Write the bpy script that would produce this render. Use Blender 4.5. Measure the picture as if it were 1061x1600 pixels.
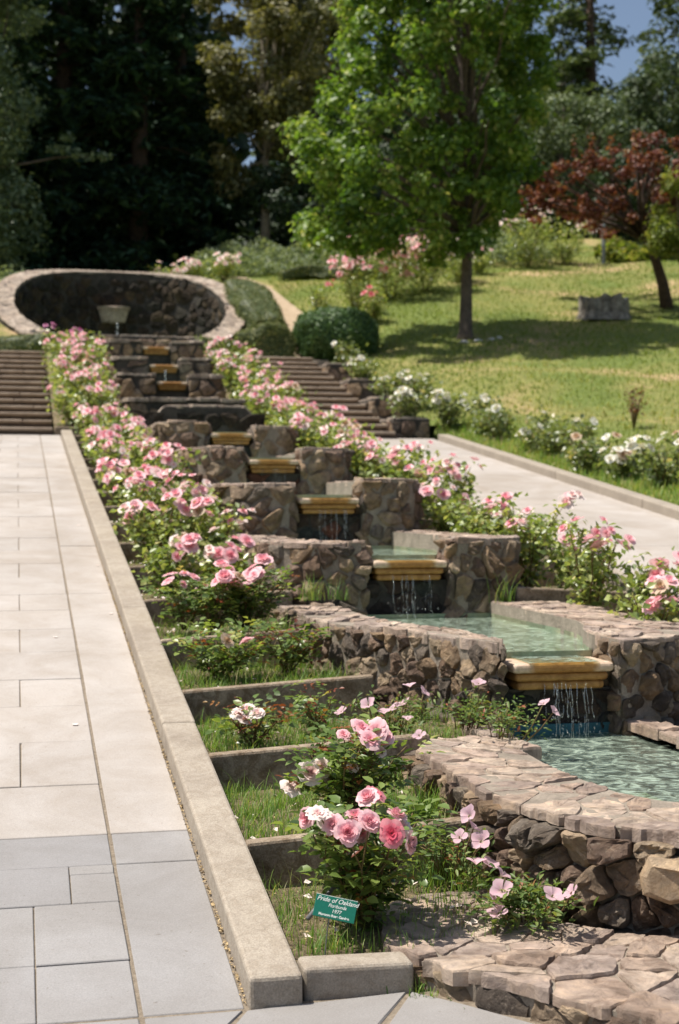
import bpy, bmesh, math, random
import numpy as np
from mathutils import Vector, noise as mnoise

random.seed(7)
RNG = np.random.default_rng(7)
R = math.radians
scene = bpy.context.scene
for o in list(bpy.data.objects):
    bpy.data.objects.remove(o)
COL = scene.collection

# ------------------------------------------------------------------ camera
cam_d = bpy.data.cameras.new('camera')
cam = bpy.data.objects.new('camera', cam_d)
COL.objects.link(cam)
cam_d.sensor_fit = 'VERTICAL'
cam_d.sensor_height = 36.0
cam_d.lens = 50.0
cam_d.shift_y = -0.00625
cam_d.clip_end = 600
cam.location = (0, 0, 1.58)
cam.rotation_euler = (R(90), 0, -math.atan(504.5 / 2222))
cam_d.dof.use_dof = True
cam_d.dof.focus_distance = 5.6
cam_d.dof.aperture_fstop = 3.2
scene.camera = cam

# ------------------------------------------------------------------ light
SUN = Vector((-0.40, 0.085, 0.91)).normalized()
w = bpy.data.worlds.new('World')
scene.world = w
w.use_nodes = True
nt = w.node_tree
sky = nt.nodes.new('ShaderNodeTexSky')
sky.sky_type = 'NISHITA'
sky.sun_disc = False
sky.sun_elevation = math.asin(SUN.z)
sky.sun_rotation = math.atan2(SUN.x, SUN.y)
sky.air_density = 1.0
sky.dust_density = 2.5
sky.ozone_density = 0.6
nt.links.new(sky.outputs[0], nt.nodes['Background'].inputs[0])
nt.nodes['Background'].inputs[1].default_value = 0.09
sun_d = bpy.data.lights.new('sun', 'SUN')
sun_d.energy = 5.0
sun_d.angle = R(0.53)
sun_d.color = (1.0, 0.94, 0.85)
sun = bpy.data.objects.new('sun', sun_d)
COL.objects.link(sun)
sun.rotation_euler = SUN.to_track_quat('Z', 'Y').to_euler()

scene.render.engine = 'CYCLES'
scene.cycles.use_denoising = True
scene.cycles.max_bounces = 6
scene.cycles.diffuse_bounces = 3
scene.cycles.transparent_max_bounces = 8
scene.view_settings.view_transform = 'Standard'
scene.view_settings.look = 'None'
scene.view_settings.exposure = 0.40
scene.view_settings.gamma = 1.0

# ------------------------------------------------------------------ materials
MAT = {}

def N(nt, kind, **kw):
    n = nt.nodes.new(kind)
    for k, v in kw.items():
        if k.startswith('i_'):
            n.inputs[k[2:].replace('_', ' ')].default_value = v
        else:
            setattr(n, k, v)
    return n

def ramp(nt, stops, fac=None, interp='LINEAR'):
    r = nt.nodes.new('ShaderNodeValToRGB')
    cr = r.color_ramp
    cr.interpolation = interp
    while len(cr.elements) < len(stops):
        cr.elements.new(0.5)
    for e, (p, c) in zip(cr.elements, stops):
        e.position = p
        e.color = (c[0], c[1], c[2], 1)
    if fac is not None:
        nt.links.new(fac, r.inputs[0])
    return r

def mixc(nt, fac, a, b, mode='MIX'):
    m = nt.nodes.new('ShaderNodeMix')
    m.data_type = 'RGBA'
    m.blend_type = mode
    for v, i in ((fac, 0), (a, 6), (b, 7)):
        if hasattr(v, 'is_linked'):
            nt.links.new(v, m.inputs[i])
        elif i == 0:
            m.inputs[0].default_value = v
        else:
            m.inputs[i].default_value = (v[0], v[1], v[2], 1)
    return m.outputs[2]

def newmat(name):
    m = bpy.data.materials.new(name)
    m.use_nodes = True
    MAT[name] = m
    nt = m.node_tree
    b = nt.nodes['Principled BSDF']
    b.inputs['Specular IOR Level'].default_value = 0.3
    return m, nt, b

def pos_noise(nt, scale, detail=5, rough=0.6, dist=0.0):
    g = nt.nodes.new('ShaderNodeNewGeometry')
    n = N(nt, 'ShaderNodeTexNoise')
    n.inputs['Scale'].default_value = scale
    n.inputs['Detail'].default_value = detail
    n.inputs['Roughness'].default_value = rough
    n.inputs['Distortion'].default_value = dist
    nt.links.new(g.outputs['Position'], n.inputs['Vector'])
    return n.outputs[0]

def bump(nt, b, height, strength=0.5, dist=0.02):
    u = nt.nodes.new('ShaderNodeBump')
    u.inputs['Strength'].default_value = strength
    u.inputs['Distance'].default_value = dist
    nt.links.new(height, u.inputs['Height'])
    nt.links.new(u.outputs[0], b.inputs['Normal'])

def rock_mat(name, stops, speck=(0.5, 0.45, 0.38), speck_amt=0.5, rough=0.92, bstr=0.9, wet=False, scale=1.0):
    m, nt, b = newmat(name)
    oi = nt.nodes.new('ShaderNodeObjectInfo')
    base = ramp(nt, stops, oi.outputs['Random'], 'CONSTANT' if len(stops) > 3 else 'LINEAR')
    n1 = pos_noise(nt, 9 * scale, 6, 0.65, 0.6)
    r1 = ramp(nt, [(0.25, (0.42, 0.42, 0.42)), (0.55, (1, 1, 1)), (0.8, (1.5, 1.45, 1.35))], n1)
    c = mixc(nt, 1.0, base.outputs[0], r1.outputs[0], 'MULTIPLY')
    n2 = pos_noise(nt, 38 * scale, 4, 0.7)
    r2 = ramp(nt, [(0.57, (0, 0, 0)), (0.7, (speck_amt,) * 3)], n2)
    c = mixc(nt, r2.outputs[0], c, speck)
    n3 = pos_noise(nt, 3.1 * scale, 3, 0.6)
    r3 = ramp(nt, [(0.3, (0.6, 0.55, 0.52)), (0.6, (1.05, 1.05, 1.05))], n3)
    c = mixc(nt, 0.8, c, r3.outputs[0], 'MULTIPLY')
    nt.links.new(c, b.inputs['Base Color'])
    b.inputs['Roughness'].default_value = rough
    n6 = pos_noise(nt, 5.5 * scale, 5, 0.7, 1.2)
    r6 = ramp(nt, [(0.35, (0.55, 0.5, 0.46)), (0.5, (1, 1, 1)), (0.66, (1.25, 1.2, 1.08))], n6)
    c2 = mixc(nt, 0.75, c, r6.outputs[0], 'MULTIPLY')
    nt.links.new(c2, b.inputs['Base Color'])
    n4 = pos_noise(nt, 17 * scale, 10, 0.75, 0.8)
    bump(nt, b, n4, bstr, 0.06)
    return m

rock_mat('rock', [(0, (0.23, 0.16, 0.115)), (0.15, (0.33, 0.25, 0.175)), (0.31, (0.235, 0.195, 0.155)), (0.44, (0.35, 0.25, 0.16)), (0.60, (0.255, 0.18, 0.135)), (0.76, (0.42, 0.325, 0.225)), (0.93, (0.14, 0.115, 0.095))], speck=(0.55, 0.47, 0.38))
rock_mat('rock_tan', [(0, (0.52, 0.39, 0.26)), (1, (0.58, 0.44, 0.30))], speck=(0.5, 0.3, 0.18), speck_amt=0.35)
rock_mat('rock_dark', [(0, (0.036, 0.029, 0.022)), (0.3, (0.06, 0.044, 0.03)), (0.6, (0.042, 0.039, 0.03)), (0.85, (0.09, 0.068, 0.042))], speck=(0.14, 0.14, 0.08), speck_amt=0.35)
rock_mat('rock_wet', [(0, (0.06, 0.05, 0.045)), (0.4, (0.10, 0.07, 0.055)), (0.7, (0.05, 0.055, 0.05)), (0.9, (0.17, 0.07, 0.045))], speck=(0.14, 0.16, 0.15), speck_amt=0.4, rough=0.45)
rock_mat('flag', [(0, (0.43, 0.33, 0.26)), (0.2, (0.50, 0.40, 0.32)), (0.4, (0.40, 0.32, 0.27)), (0.6, (0.53, 0.43, 0.345)), (0.8, (0.46, 0.355, 0.29))], speck=(0.30, 0.24, 0.22), speck_amt=0.5, bstr=0.6)
rock_mat('coping', [(0, (0.37, 0.31, 0.255)), (0.25, (0.44, 0.37, 0.305)), (0.5, (0.40, 0.325, 0.265)), (0.75, (0.47, 0.395, 0.33))], speck=(0.25, 0.22, 0.2), speck_amt=0.5, bstr=0.6)

def plain_mat(name, col, col2=None, scale=6, rough=0.9, bstr=0.3, bscale=60, bdist=0.006, fine=0.25, worn=0.0):
    m, nt, b = newmat(name)
    col2 = col2 or tuple(c * 0.78 for c in col)
    n1 = pos_noise(nt, scale, 5, 0.65, 0.3)
    r = ramp(nt, [(0.3, col2), (0.65, col)], n1)
    n2 = pos_noise(nt, bscale * 2.2, 3, 0.7)
    r2 = ramp(nt, [(0.3, (1 - fine,) * 3), (0.7, (1 + fine * 0.6,) * 3)], n2)
    c = mixc(nt, 1.0, r.outputs[0], r2.outputs[0], 'MULTIPLY')
    if worn:
        n5 = pos_noise(nt, 11, 6, 0.75, 1.5)
        r5 = ramp(nt, [(0.42, (0.55, 0.48, 0.40)), (0.55, (1, 1, 1)), (0.72, (1.15, 1.13, 1.1))], n5)
        c = mixc(nt, worn, c, r5.outputs[0], 'MULTIPLY')
        n6 = pos_noise(nt, 70, 2, 0.5)
        r6 = ramp(nt, [(0.66, (1, 1, 1)), (0.74, (0.5, 0.45, 0.4))], n6)
        c = mixc(nt, worn, c, r6.outputs[0], 'MULTIPLY')
    nt.links.new(c, b.inputs['Base Color'])
    b.inputs['Roughness'].default_value = rough
    n3 = pos_noise(nt, bscale, 6, 0.7)
    bump(nt, b, n3, bstr, bdist)
    return m

def slab_mat(name, cols, stain):
    m, nt, b = newmat(name)
    oi = nt.nodes.new('ShaderNodeObjectInfo')
    base = ramp(nt, [(0, cols[0]), (0.5, cols[1]), (1, cols[2])], oi.outputs['Random'])
    n1 = pos_noise(nt, 1.7, 6, 0.7, 0.8)
    r1 = ramp(nt, [(0.3, stain), (0.62, (1, 1, 1))], n1)
    c = mixc(nt, 0.75, base.outputs[0], r1.outputs[0], 'MULTIPLY')
    n2 = pos_noise(nt, 160, 3, 0.7)
    r2 = ramp(nt, [(0.3, (0.86,) * 3), (0.7, (1.1,) * 3)], n2)
    c = mixc(nt, 1.0, c, r2.outputs[0], 'MULTIPLY')
    n7 = pos_noise(nt, 0.6, 5, 0.65, 0.4)
    r7 = ramp(nt, [(0.35, (0.84, 0.82, 0.79)), (0.6, (1.04, 1.04, 1.04))], n7)
    c = mixc(nt, 0.9, c, r7.outputs[0], 'MULTIPLY')
    n8 = pos_noise(nt, 55, 2, 0.5)
    r8 = ramp(nt, [(0.70, (1, 1, 1)), (0.76, (0.62, 0.56, 0.5))], n8)
    c = mixc(nt, 0.7, c, r8.outputs[0], 'MULTIPLY')
    n5 = pos_noise(nt, 14, 4, 0.75, 2.0)
    r5 = ramp(nt, [(0.62, (1, 1, 1)), (0.75, (0.84, 0.81, 0.77))], n5)
    c = mixc(nt, 0.8, c, r5.outputs[0], 'MULTIPLY')
    nt.links.new(c, b.inputs['Base Color'])
    b.inputs['Roughness'].default_value = 0.85
    bump(nt, b, pos_noise(nt, 22, 9, 0.75, 0.5), 0.35, 0.012)
    return m

slab_mat('slab_tan', [(0.415, 0.378, 0.345), (0.435, 0.40, 0.37), (0.405, 0.375, 0.35)], (0.76, 0.71, 0.64))
slab_mat('slab_grey', [(0.285, 0.276, 0.273), (0.30, 0.29, 0.284), (0.275, 0.269, 0.27)], (0.80, 0.78, 0.75))
plain_mat('kerb', (0.40, 0.35, 0.285), (0.31, 0.265, 0.215), 2.4, 0.92, 0.5, 70, 0.008, 0.3, 0.32)
plain_mat('kerb_far', (0.36, 0.31, 0.25), (0.28, 0.24, 0.195), 3, 0.92, 0.3, 60)
plain_mat('divider', (0.37, 0.30, 0.225), (0.19, 0.145, 0.10), 5, 0.95, 0.6, 55, 0.01, 0.3, 0.8)
plain_mat('mortar', (0.33, 0.28, 0.225), (0.19, 0.16, 0.125), 7, 0.95, 0.7, 40, 0.012)
plain_mat('mortar_dark', (0.08, 0.07, 0.06), (0.03, 0.028, 0.025), 7, 0.95, 0.7, 40, 0.012)
plain_mat('joint', (0.30, 0.25, 0.19), (0.17, 0.135, 0.095), 40, 0.95, 0.8, 90, 0.01)
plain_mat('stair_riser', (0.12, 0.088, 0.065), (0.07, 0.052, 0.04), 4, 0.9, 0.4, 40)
plain_mat('stair_tread', (0.40, 0.32, 0.245), (0.25, 0.195, 0.145), 4, 0.9, 0.4, 50)
plain_mat('soil', (0.30, 0.235, 0.14), (0.12, 0.10, 0.055), 14, 1.0, 1.0, 50, 0.03, 0.5)
plain_mat('path', (0.46, 0.36, 0.25), (0.36, 0.27, 0.18), 3, 1.0, 0.5, 40, 0.02)
plain_mat('pool_floor', (0.36, 0.35, 0.22), (0.18, 0.25, 0.17), 3, 0.8, 0.2, 30)
plain_mat('pool_blue', (0.03, 0.12, 0.16), (0.02, 0.08, 0.10), 6, 0.6, 0.2, 30)
plain_mat('bark', (0.17, 0.135, 0.11), (0.07, 0.055, 0.045), 9, 0.95, 1.0, 34, 0.03)
plain_mat('bark_pale', (0.33, 0.28, 0.22), (0.2, 0.165, 0.13), 9, 0.95, 0.8, 34, 0.03)
plain_mat('bark_red', (0.11, 0.075, 0.055), (0.05, 0.035, 0.03), 9, 0.95, 1.0, 34, 0.03)
plain_mat('cane', (0.15, 0.14, 0.05), (0.14, 0.06, 0.03), 12, 0.7, 0.3, 60)
plain_mat('post', (0.30, 0.32, 0.33), (0.2, 0.22, 0.23), 9, 0.6, 0.2, 50)
plain_mat('pipe', (0.20, 0.20, 0.20), (0.13, 0.13, 0.13), 30, 0.5, 0.2, 60)
plain_mat('stump', (0.40, 0.365, 0.32), (0.07, 0.058, 0.048), 6, 0.95, 1.0, 18, 0.05)
plain_mat('white_stone', (0.62, 0.60, 0.57), (0.45, 0.43, 0.4), 12, 0.9, 0.5, 40)
plain_mat('sign_green', (0.012, 0.155, 0.105), (0.010, 0.14, 0.095), 8, 0.45, 0.05, 50, 0.001, 0.08)
plain_mat('sign_white', (0.78, 0.82, 0.76), (0.7, 0.75, 0.7), 20, 0.6, 0.0, 50, 0.001, 0.05)
plain_mat('petal_fallen', (0.80, 0.70, 0.64), (0.72, 0.58, 0.52), 30, 0.7, 0.1, 50, 0.001, 0.1)
plain_mat('straw', (0.52, 0.40, 0.22), (0.30, 0.21, 0.11), 60, 0.9, 0.1, 50)

def lip_mat():
    m, nt, b = newmat('lip')
    tc = nt.nodes.new('ShaderNodeTexCoord')
    sx = nt.nodes.new('ShaderNodeSeparateXYZ')
    nt.links.new(tc.outputs['Object'], sx.inputs[0])
    ab = N(nt, 'ShaderNodeMath', operation='ABSOLUTE')
    nt.links.new(sx.outputs[0], ab.inputs[0])
    n = pos_noise(nt, 12, 5, 0.7, 0.5)
    ad = N(nt, 'ShaderNodeMath', operation='MULTIPLY_ADD')
    ad.inputs[1].default_value = 0.12
    nt.links.new(n, ad.inputs[0])
    nt.links.new(ab.outputs[0], ad.inputs[2])
    r = ramp(nt, [(0.0, (0.36, 0.165, 0.045)), (0.215, (0.42, 0.21, 0.065)), (0.26, (0.60, 0.45, 0.33)), (0.4, (0.64, 0.51, 0.39))], ad.outputs[0])
    n2 = pos_noise(nt, 30, 5, 0.7)
    r2 = ramp(nt, [(0.3, (0.55, 0.5, 0.4)), (0.6, (1.05, 1.05, 1.05))], n2)
    c = mixc(nt, 0.8, r.outputs[0], r2.outputs[0], 'MULTIPLY')
    nt.links.new(c, b.inputs['Base Color'])
    b.inputs['Roughness'].default_value = 0.5
    bump(nt, b, n2, 0.3, 0.01)
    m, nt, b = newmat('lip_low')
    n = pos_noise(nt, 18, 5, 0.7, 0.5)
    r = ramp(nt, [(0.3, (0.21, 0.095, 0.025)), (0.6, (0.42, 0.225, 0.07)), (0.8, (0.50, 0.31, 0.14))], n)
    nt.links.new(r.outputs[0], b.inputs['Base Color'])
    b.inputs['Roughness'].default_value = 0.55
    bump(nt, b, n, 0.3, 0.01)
lip_mat()

def leaf_mat(name, stops, rough=0.45, trans=0.35, spec=0.4):
    m, nt, b = newmat(name)
    at = nt.nodes.new('ShaderNodeAttribute')
    at.attribute_name = 'rnd'
    r = ramp(nt, stops, at.outputs['Fac'])
    nt.links.new(r.outputs[0], b.inputs['Base Color'])
    b.inputs['Roughness'].default_value = rough
    b.inputs['Specular IOR Level'].default_value = spec
    t = nt.nodes.new('ShaderNodeBsdfTranslucent')
    br = mixc(nt, 1.0, r.outputs[0], (1.5, 1.5, 0.7), 'MULTIPLY')
    nt.links.new(br, t.inputs[0])
    mx = nt.nodes.new('ShaderNodeMixShader')
    mx.inputs[0].default_value = trans
    nt.links.new(b.outputs[0], mx.inputs[1])
    nt.links.new(t.outputs[0], mx.inputs[2])
    nt.links.new(mx.outputs[0], nt.nodes['Material Output'].inputs[0])
    return m

leaf_mat('leaf_rose', [(0, (0.04, 0.075, 0.018)), (0.4, (0.13, 0.20, 0.05)), (0.7, (0.25, 0.32, 0.085)), (0.88, (0.34, 0.35, 0.10)), (0.94, (0.38, 0.30, 0.09)), (1, (0.22, 0.07, 0.035))], 0.36, 0.35, 0.6)
leaf_mat('leaf_rose_red', [(0, (0.10, 0.03, 0.02)), (0.5, (0.22, 0.06, 0.03)), (0.8, (0.30, 0.14, 0.04)), (1, (0.16, 0.2, 0.04))], 0.4, 0.35)
leaf_mat('leaf_rose_far', [(0, (0.10, 0.15, 0.035)), (0.4, (0.21, 0.28, 0.07)), (0.75, (0.38, 0.42, 0.14)), (1, (0.52, 0.47, 0.20))], 0.36, 0.35, 0.8)
leaf_mat('leaf_white_rose', [(0, (0.08, 0.11, 0.035)), (0.4, (0.15, 0.20, 0.065)), (0.8, (0.26, 0.29, 0.12)), (1, (0.44, 0.38, 0.19))], 0.38, 0.35, 0.7)
leaf_mat('leaf_maple', [(0, (0.04, 0.095, 0.014)), (0.45, (0.12, 0.21, 0.032)), (0.85, (0.26, 0.345, 0.075)), (1, (0.50, 0.50, 0.22))], 0.45, 0.4, 0.4)
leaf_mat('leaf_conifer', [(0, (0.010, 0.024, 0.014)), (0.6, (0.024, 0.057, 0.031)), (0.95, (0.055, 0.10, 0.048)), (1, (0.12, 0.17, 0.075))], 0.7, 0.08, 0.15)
leaf_mat('leaf_grey', [(0, (0.05, 0.085, 0.04)), (0.5, (0.12, 0.17, 0.09)), (1, (0.26, 0.31, 0.18))], 0.5, 0.25)
leaf_mat('leaf_gold', [(0, (0.07, 0.08, 0.03)), (0.5, (0.15, 0.15, 0.055)), (1, (0.27, 0.24, 0.11))], 0.55, 0.3)
leaf_mat('leaf_oak', [(0, (0.04, 0.065, 0.026)), (0.5, (0.085, 0.125, 0.055)), (1, (0.16, 0.20, 0.09))], 0.6, 0.2)
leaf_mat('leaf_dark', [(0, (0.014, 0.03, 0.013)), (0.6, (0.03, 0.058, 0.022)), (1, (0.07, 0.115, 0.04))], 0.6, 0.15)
leaf_mat('leaf_plum', [(0, (0.06, 0.018, 0.014)), (0.5, (0.15, 0.045, 0.03)), (0.85, (0.26, 0.10, 0.05)), (1, (0.30, 0.22, 0.10))], 0.5, 0.3)
leaf_mat('leaf_lime', [(0, (0.09, 0.13, 0.025)), (0.5, (0.19, 0.24, 0.045)), (1, (0.34, 0.31, 0.10))], 0.5, 0.4)
leaf_mat('leaf_hedge', [(0, (0.05, 0.075, 0.02)), (0.5, (0.14, 0.17, 0.055)), (0.9, (0.25, 0.26, 0.09)), (1, (0.36, 0.30, 0.13))], 0.55, 0.2)
leaf_mat('leaf_box', [(0, (0.03, 0.07, 0.02)), (0.5, (0.07, 0.14, 0.038)), (1, (0.14, 0.22, 0.075))], 0.5, 0.2)
leaf_mat('leaf_lavender', [(0, (0.12, 0.16, 0.09)), (0.5, (0.20, 0.25, 0.15)), (1, (0.32, 0.36, 0.22))], 0.7, 0.3)
leaf_mat('grass_blade', [(0, (0.08, 0.18, 0.03)), (0.45, (0.17, 0.30, 0.055)), (0.75, (0.30, 0.37, 0.10)), (0.9, (0.42, 0.37, 0.17)), (1, (0.52, 0.42, 0.24))], 0.5, 0.4)
leaf_mat('lawn_blade', [(0, (0.14, 0.20, 0.035)), (0.45, (0.23, 0.28, 0.06)), (0.75, (0.37, 0.34, 0.12)), (1, (0.46, 0.37, 0.2))], 0.7, 0.35)
leaf_mat('leaf_primrose', [(0, (0.05, 0.10, 0.025)), (0.5, (0.12, 0.19, 0.05)), (0.85, (0.25, 0.3, 0.09)), (1, (0.30, 0.10, 0.05))], 0.5, 0.35)

def petal_mat(name, inner, mid, outer, var, trans=0.35):
    m, nt, b = newmat(name)
    at = nt.nodes.new('ShaderNodeAttribute')
    at.attribute_name = 'rnd'
    r = ramp(nt, [(0, inner), (0.5, mid), (1, outer)], at.outputs['Fac'])
    oi = nt.nodes.new('ShaderNodeObjectInfo')
    rr = ramp(nt, var, oi.outputs['Random'])
    c = mixc(nt, rr.outputs[0], r.outputs[0], outer)
    nt.links.new(c, b.inputs['Base Color'])
    b.inputs['Roughness'].default_value = 0.6
    t = nt.nodes.new('ShaderNodeBsdfTranslucent')
    nt.links.new(c, t.inputs[0])
    mx = nt.nodes.new('ShaderNodeMixShader')
    mx.inputs[0].default_value = trans
    nt.links.new(b.outputs[0], mx.inputs[1])
    nt.links.new(t.outputs[0], mx.inputs[2])
    nt.links.new(mx.outputs[0], nt.nodes['Material Output'].inputs[0])
    return m

VAR = [(0, (0, 0, 0)), (0.55, (0.15, 0.15, 0.15)), (1, (0.7, 0.7, 0.7))]
petal_mat('petal_pink', (0.86, 0.30, 0.38), (0.91, 0.48, 0.53), (0.93, 0.63, 0.66), VAR)
petal_mat('petal_deep', (0.62, 0.04, 0.09), (0.80, 0.12, 0.20), (0.86, 0.36, 0.40), VAR)
petal_mat('petal_pale', (0.86, 0.50, 0.50), (0.90, 0.70, 0.66), (0.92, 0.82, 0.77), VAR)
petal_mat('petal_white', (0.80, 0.72, 0.52), (0.86, 0.83, 0.72), (0.88, 0.87, 0.80), VAR)
petal_mat('petal_primrose', (0.88, 0.76, 0.62), (0.90, 0.58, 0.68), (0.92, 0.66, 0.74), VAR, 0.55)
petal_mat('petal_spent', (0.45, 0.28, 0.14), (0.62, 0.45, 0.30), (0.70, 0.55, 0.42), VAR)
petal_mat('petal_magenta', (0.5, 0.08, 0.25), (0.6, 0.2, 0.42), (0.7, 0.34, 0.52), VAR)

def water_mats():
    m = bpy.data.materials.new('water'); MAT['water'] = m; m.use_nodes = True
    nt = m.node_tree; nt.nodes.remove(nt.nodes['Principled BSDF'])
    g = N(nt, 'ShaderNodeBsdfGlossy'); g.inputs['Roughness'].default_value = 0.06
    g.inputs['Color'].default_value = (0.95, 0.97, 0.95, 1)
    t = N(nt, 'ShaderNodeBsdfTransparent'); t.inputs[0].default_value = (0.72, 0.85, 0.74, 1)
    d = N(nt, 'ShaderNodeBsdfDiffuse'); d.inputs[0].default_value = (0.50, 0.62, 0.50, 1)
    lw = N(nt, 'ShaderNodeFresnel'); lw.inputs[0].default_value = 1.36
    bp = N(nt, 'ShaderNodeBump'); bp.inputs['Strength'].default_value = 0.7; bp.inputs['Distance'].default_value = 0.02
    geo = N(nt, 'ShaderNodeNewGeometry'); nz = N(nt, 'ShaderNodeTexNoise')
    nz.inputs['Scale'].default_value = 13; nz.inputs['Detail'].default_value = 4; nz.inputs['Distortion'].default_value = 1.2
    nt.links.new(geo.outputs['Position'], nz.inputs['Vector']); nt.links.new(nz.outputs[0], bp.inputs['Height'])
    for s in (g, lw):
        nt.links.new(bp.outputs[0], s.inputs['Normal'])
    m0 = N(nt, 'ShaderNodeMixShader')
    r = ramp(nt, [(0.42, (0.14, 0.14, 0.14)), (0.68, (0.75, 0.75, 0.75))], nz.outputs[0])
    nt.links.new(r.outputs[0], m0.inputs[0])
    nt.links.new(t.outputs[0], m0.inputs[1]); nt.links.new(d.outputs[0], m0.inputs[2])
    m1 = N(nt, 'ShaderNodeMixShader')
    nt.links.new(lw.outputs[0], m1.inputs[0]); nt.links.new(m0.outputs[0], m1.inputs[1]); nt.links.new(g.outputs[0], m1.inputs[2])
    nt.links.new(m1.outputs[0], nt.nodes['Material Output'].inputs[0])
    m = bpy.data.materials.new('falling'); MAT['falling'] = m; m.use_nodes = True
    nt = m.node_tree; nt.nodes.remove(nt.nodes['Principled BSDF'])
    g = N(nt, 'ShaderNodeBsdfGlossy'); g.inputs['Roughness'].default_value = 0.15
    t = N(nt, 'ShaderNodeBsdfTransparent'); t.inputs[0].default_value = (0.9, 0.95, 0.95, 1)
    d = N(nt, 'ShaderNodeBsdfTranslucent'); d.inputs[0].default_value = (0.8, 0.87, 0.88, 1)
    m0 = N(nt, 'ShaderNodeMixShader'); m0.inputs[0].default_value = 0.22
    nt.links.new(t.outputs[0], m0.inputs[1]); nt.links.new(d.outputs[0], m0.inputs[2])
    m1 = N(nt, 'ShaderNodeMixShader'); m1.inputs[0].default_value = 0.3
    nt.links.new(m0.outputs[0], m1.inputs[1]); nt.links.new(g.outputs[0], m1.inputs[2])
    nt.links.new(m1.outputs[0], nt.nodes['Material Output'].inputs[0])
water_mats()

def lawn_mat():
    m, nt, b = newmat('lawn')
    n1 = pos_noise(nt, 0.33, 4, 0.6, 0.5)
    r1 = ramp(nt, [(0.42, (0.15, 0.20, 0.05)), (0.55, (0.25, 0.25, 0.085)), (0.67, (0.46, 0.34, 0.20))], n1)
    n2 = pos_noise(nt, 7, 6, 0.7)
    r2 = ramp(nt, [(0.3, (0.6, 0.65, 0.55)), (0.7, (1.3, 1.2, 1.15))], n2)
    c = mixc(nt, 1.0, r1.outputs[0], r2.outputs[0], 'MULTIPLY')
    nt.links.new(c, b.inputs['Base Color'])
    b.inputs['Roughness'].default_value = 1.0
    bump(nt, b, pos_noise(nt, 30, 6, 0.7), 0.8, 0.05)
lawn_mat()

# ------------------------------------------------------------------ object helpers
def link(o, parent=None):
    COL.objects.link(o)
    if parent is not None:
        o.parent = parent
    return o

def wloc(o):
    v = Vector((0, 0, 0))
    while o is not None:
        v += o.location
        o = o.parent
    return v

def tag(o, label=None, cat=None, group=None, kind=None):
    if label: o['label'] = label
    if cat: o['category'] = cat
    if group: o['group'] = group
    if kind: o['kind'] = kind
    return o

def empty(name, loc, label=None, cat=None, group=None, kind=None):
    o = bpy.data.objects.new(name, None)
    o.empty_display_size = 0.2
    o.location = loc
    link(o)
    return tag(o, label, cat, group, kind)

def mesh_obj(name, verts, faces, mat, parent=None, rnd=None, smooth=False, centre=True):
    """verts in world space; the object's origin goes to their centre."""
    V = np.asarray(verts, dtype=np.float64).reshape(-1, 3)
    c = V.mean(axis=0) if centre else np.zeros(3)
    me = bpy.data.meshes.new(name)
    me.from_pydata((V - c).tolist(), [], faces)
    if rnd is not None:
        a = me.attributes.new('rnd', 'FLOAT', 'FACE')
        a.data.foreach_set('value', np.asarray(rnd, dtype=np.float32))
    if smooth:
        me.polygons.foreach_set('use_smooth', [True] * len(me.polygons))
    me.materials.append(MAT[mat])
    o = bpy.data.objects.new(name, me)
    link(o, parent)
    p = wloc(parent) if parent is not None else Vector((0, 0, 0))
    o.location = Vector(c) - p
    return o

def fast_mesh(name, V, F, mat, parent=None, rnd=None, smooth=False):
    """V (n,3) float array, F (m,k) int array."""
    me = bpy.data.meshes.new(name)
    m, k = F.shape
    me.vertices.add(len(V)); me.loops.add(m * k); me.polygons.add(m)
    c = V.mean(axis=0)
    me.vertices.foreach_set('co', (V - c).astype(np.float32).ravel())
    me.loops.foreach_set('vertex_index', F.astype(np.int32).ravel())
    me.polygons.foreach_set('loop_start', np.arange(0, m * k, k, dtype=np.int32))
    me.polygons.foreach_set('loop_total', np.full(m, k, dtype=np.int32))
    if smooth:
        me.polygons.foreach_set('use_smooth', np.ones(m, dtype=bool))
    if rnd is not None:
        a = me.attributes.new('rnd', 'FLOAT', 'FACE')
        a.data.foreach_set('value', rnd.astype(np.float32))
    me.update(calc_edges=True)
    me.materials.append(MAT[mat])
    o = bpy.data.objects.new(name, me)
    link(o, parent)
    p = wloc(parent) if parent is not None else Vector((0, 0, 0))
    o.location = Vector(c) - p
    return o

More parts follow.
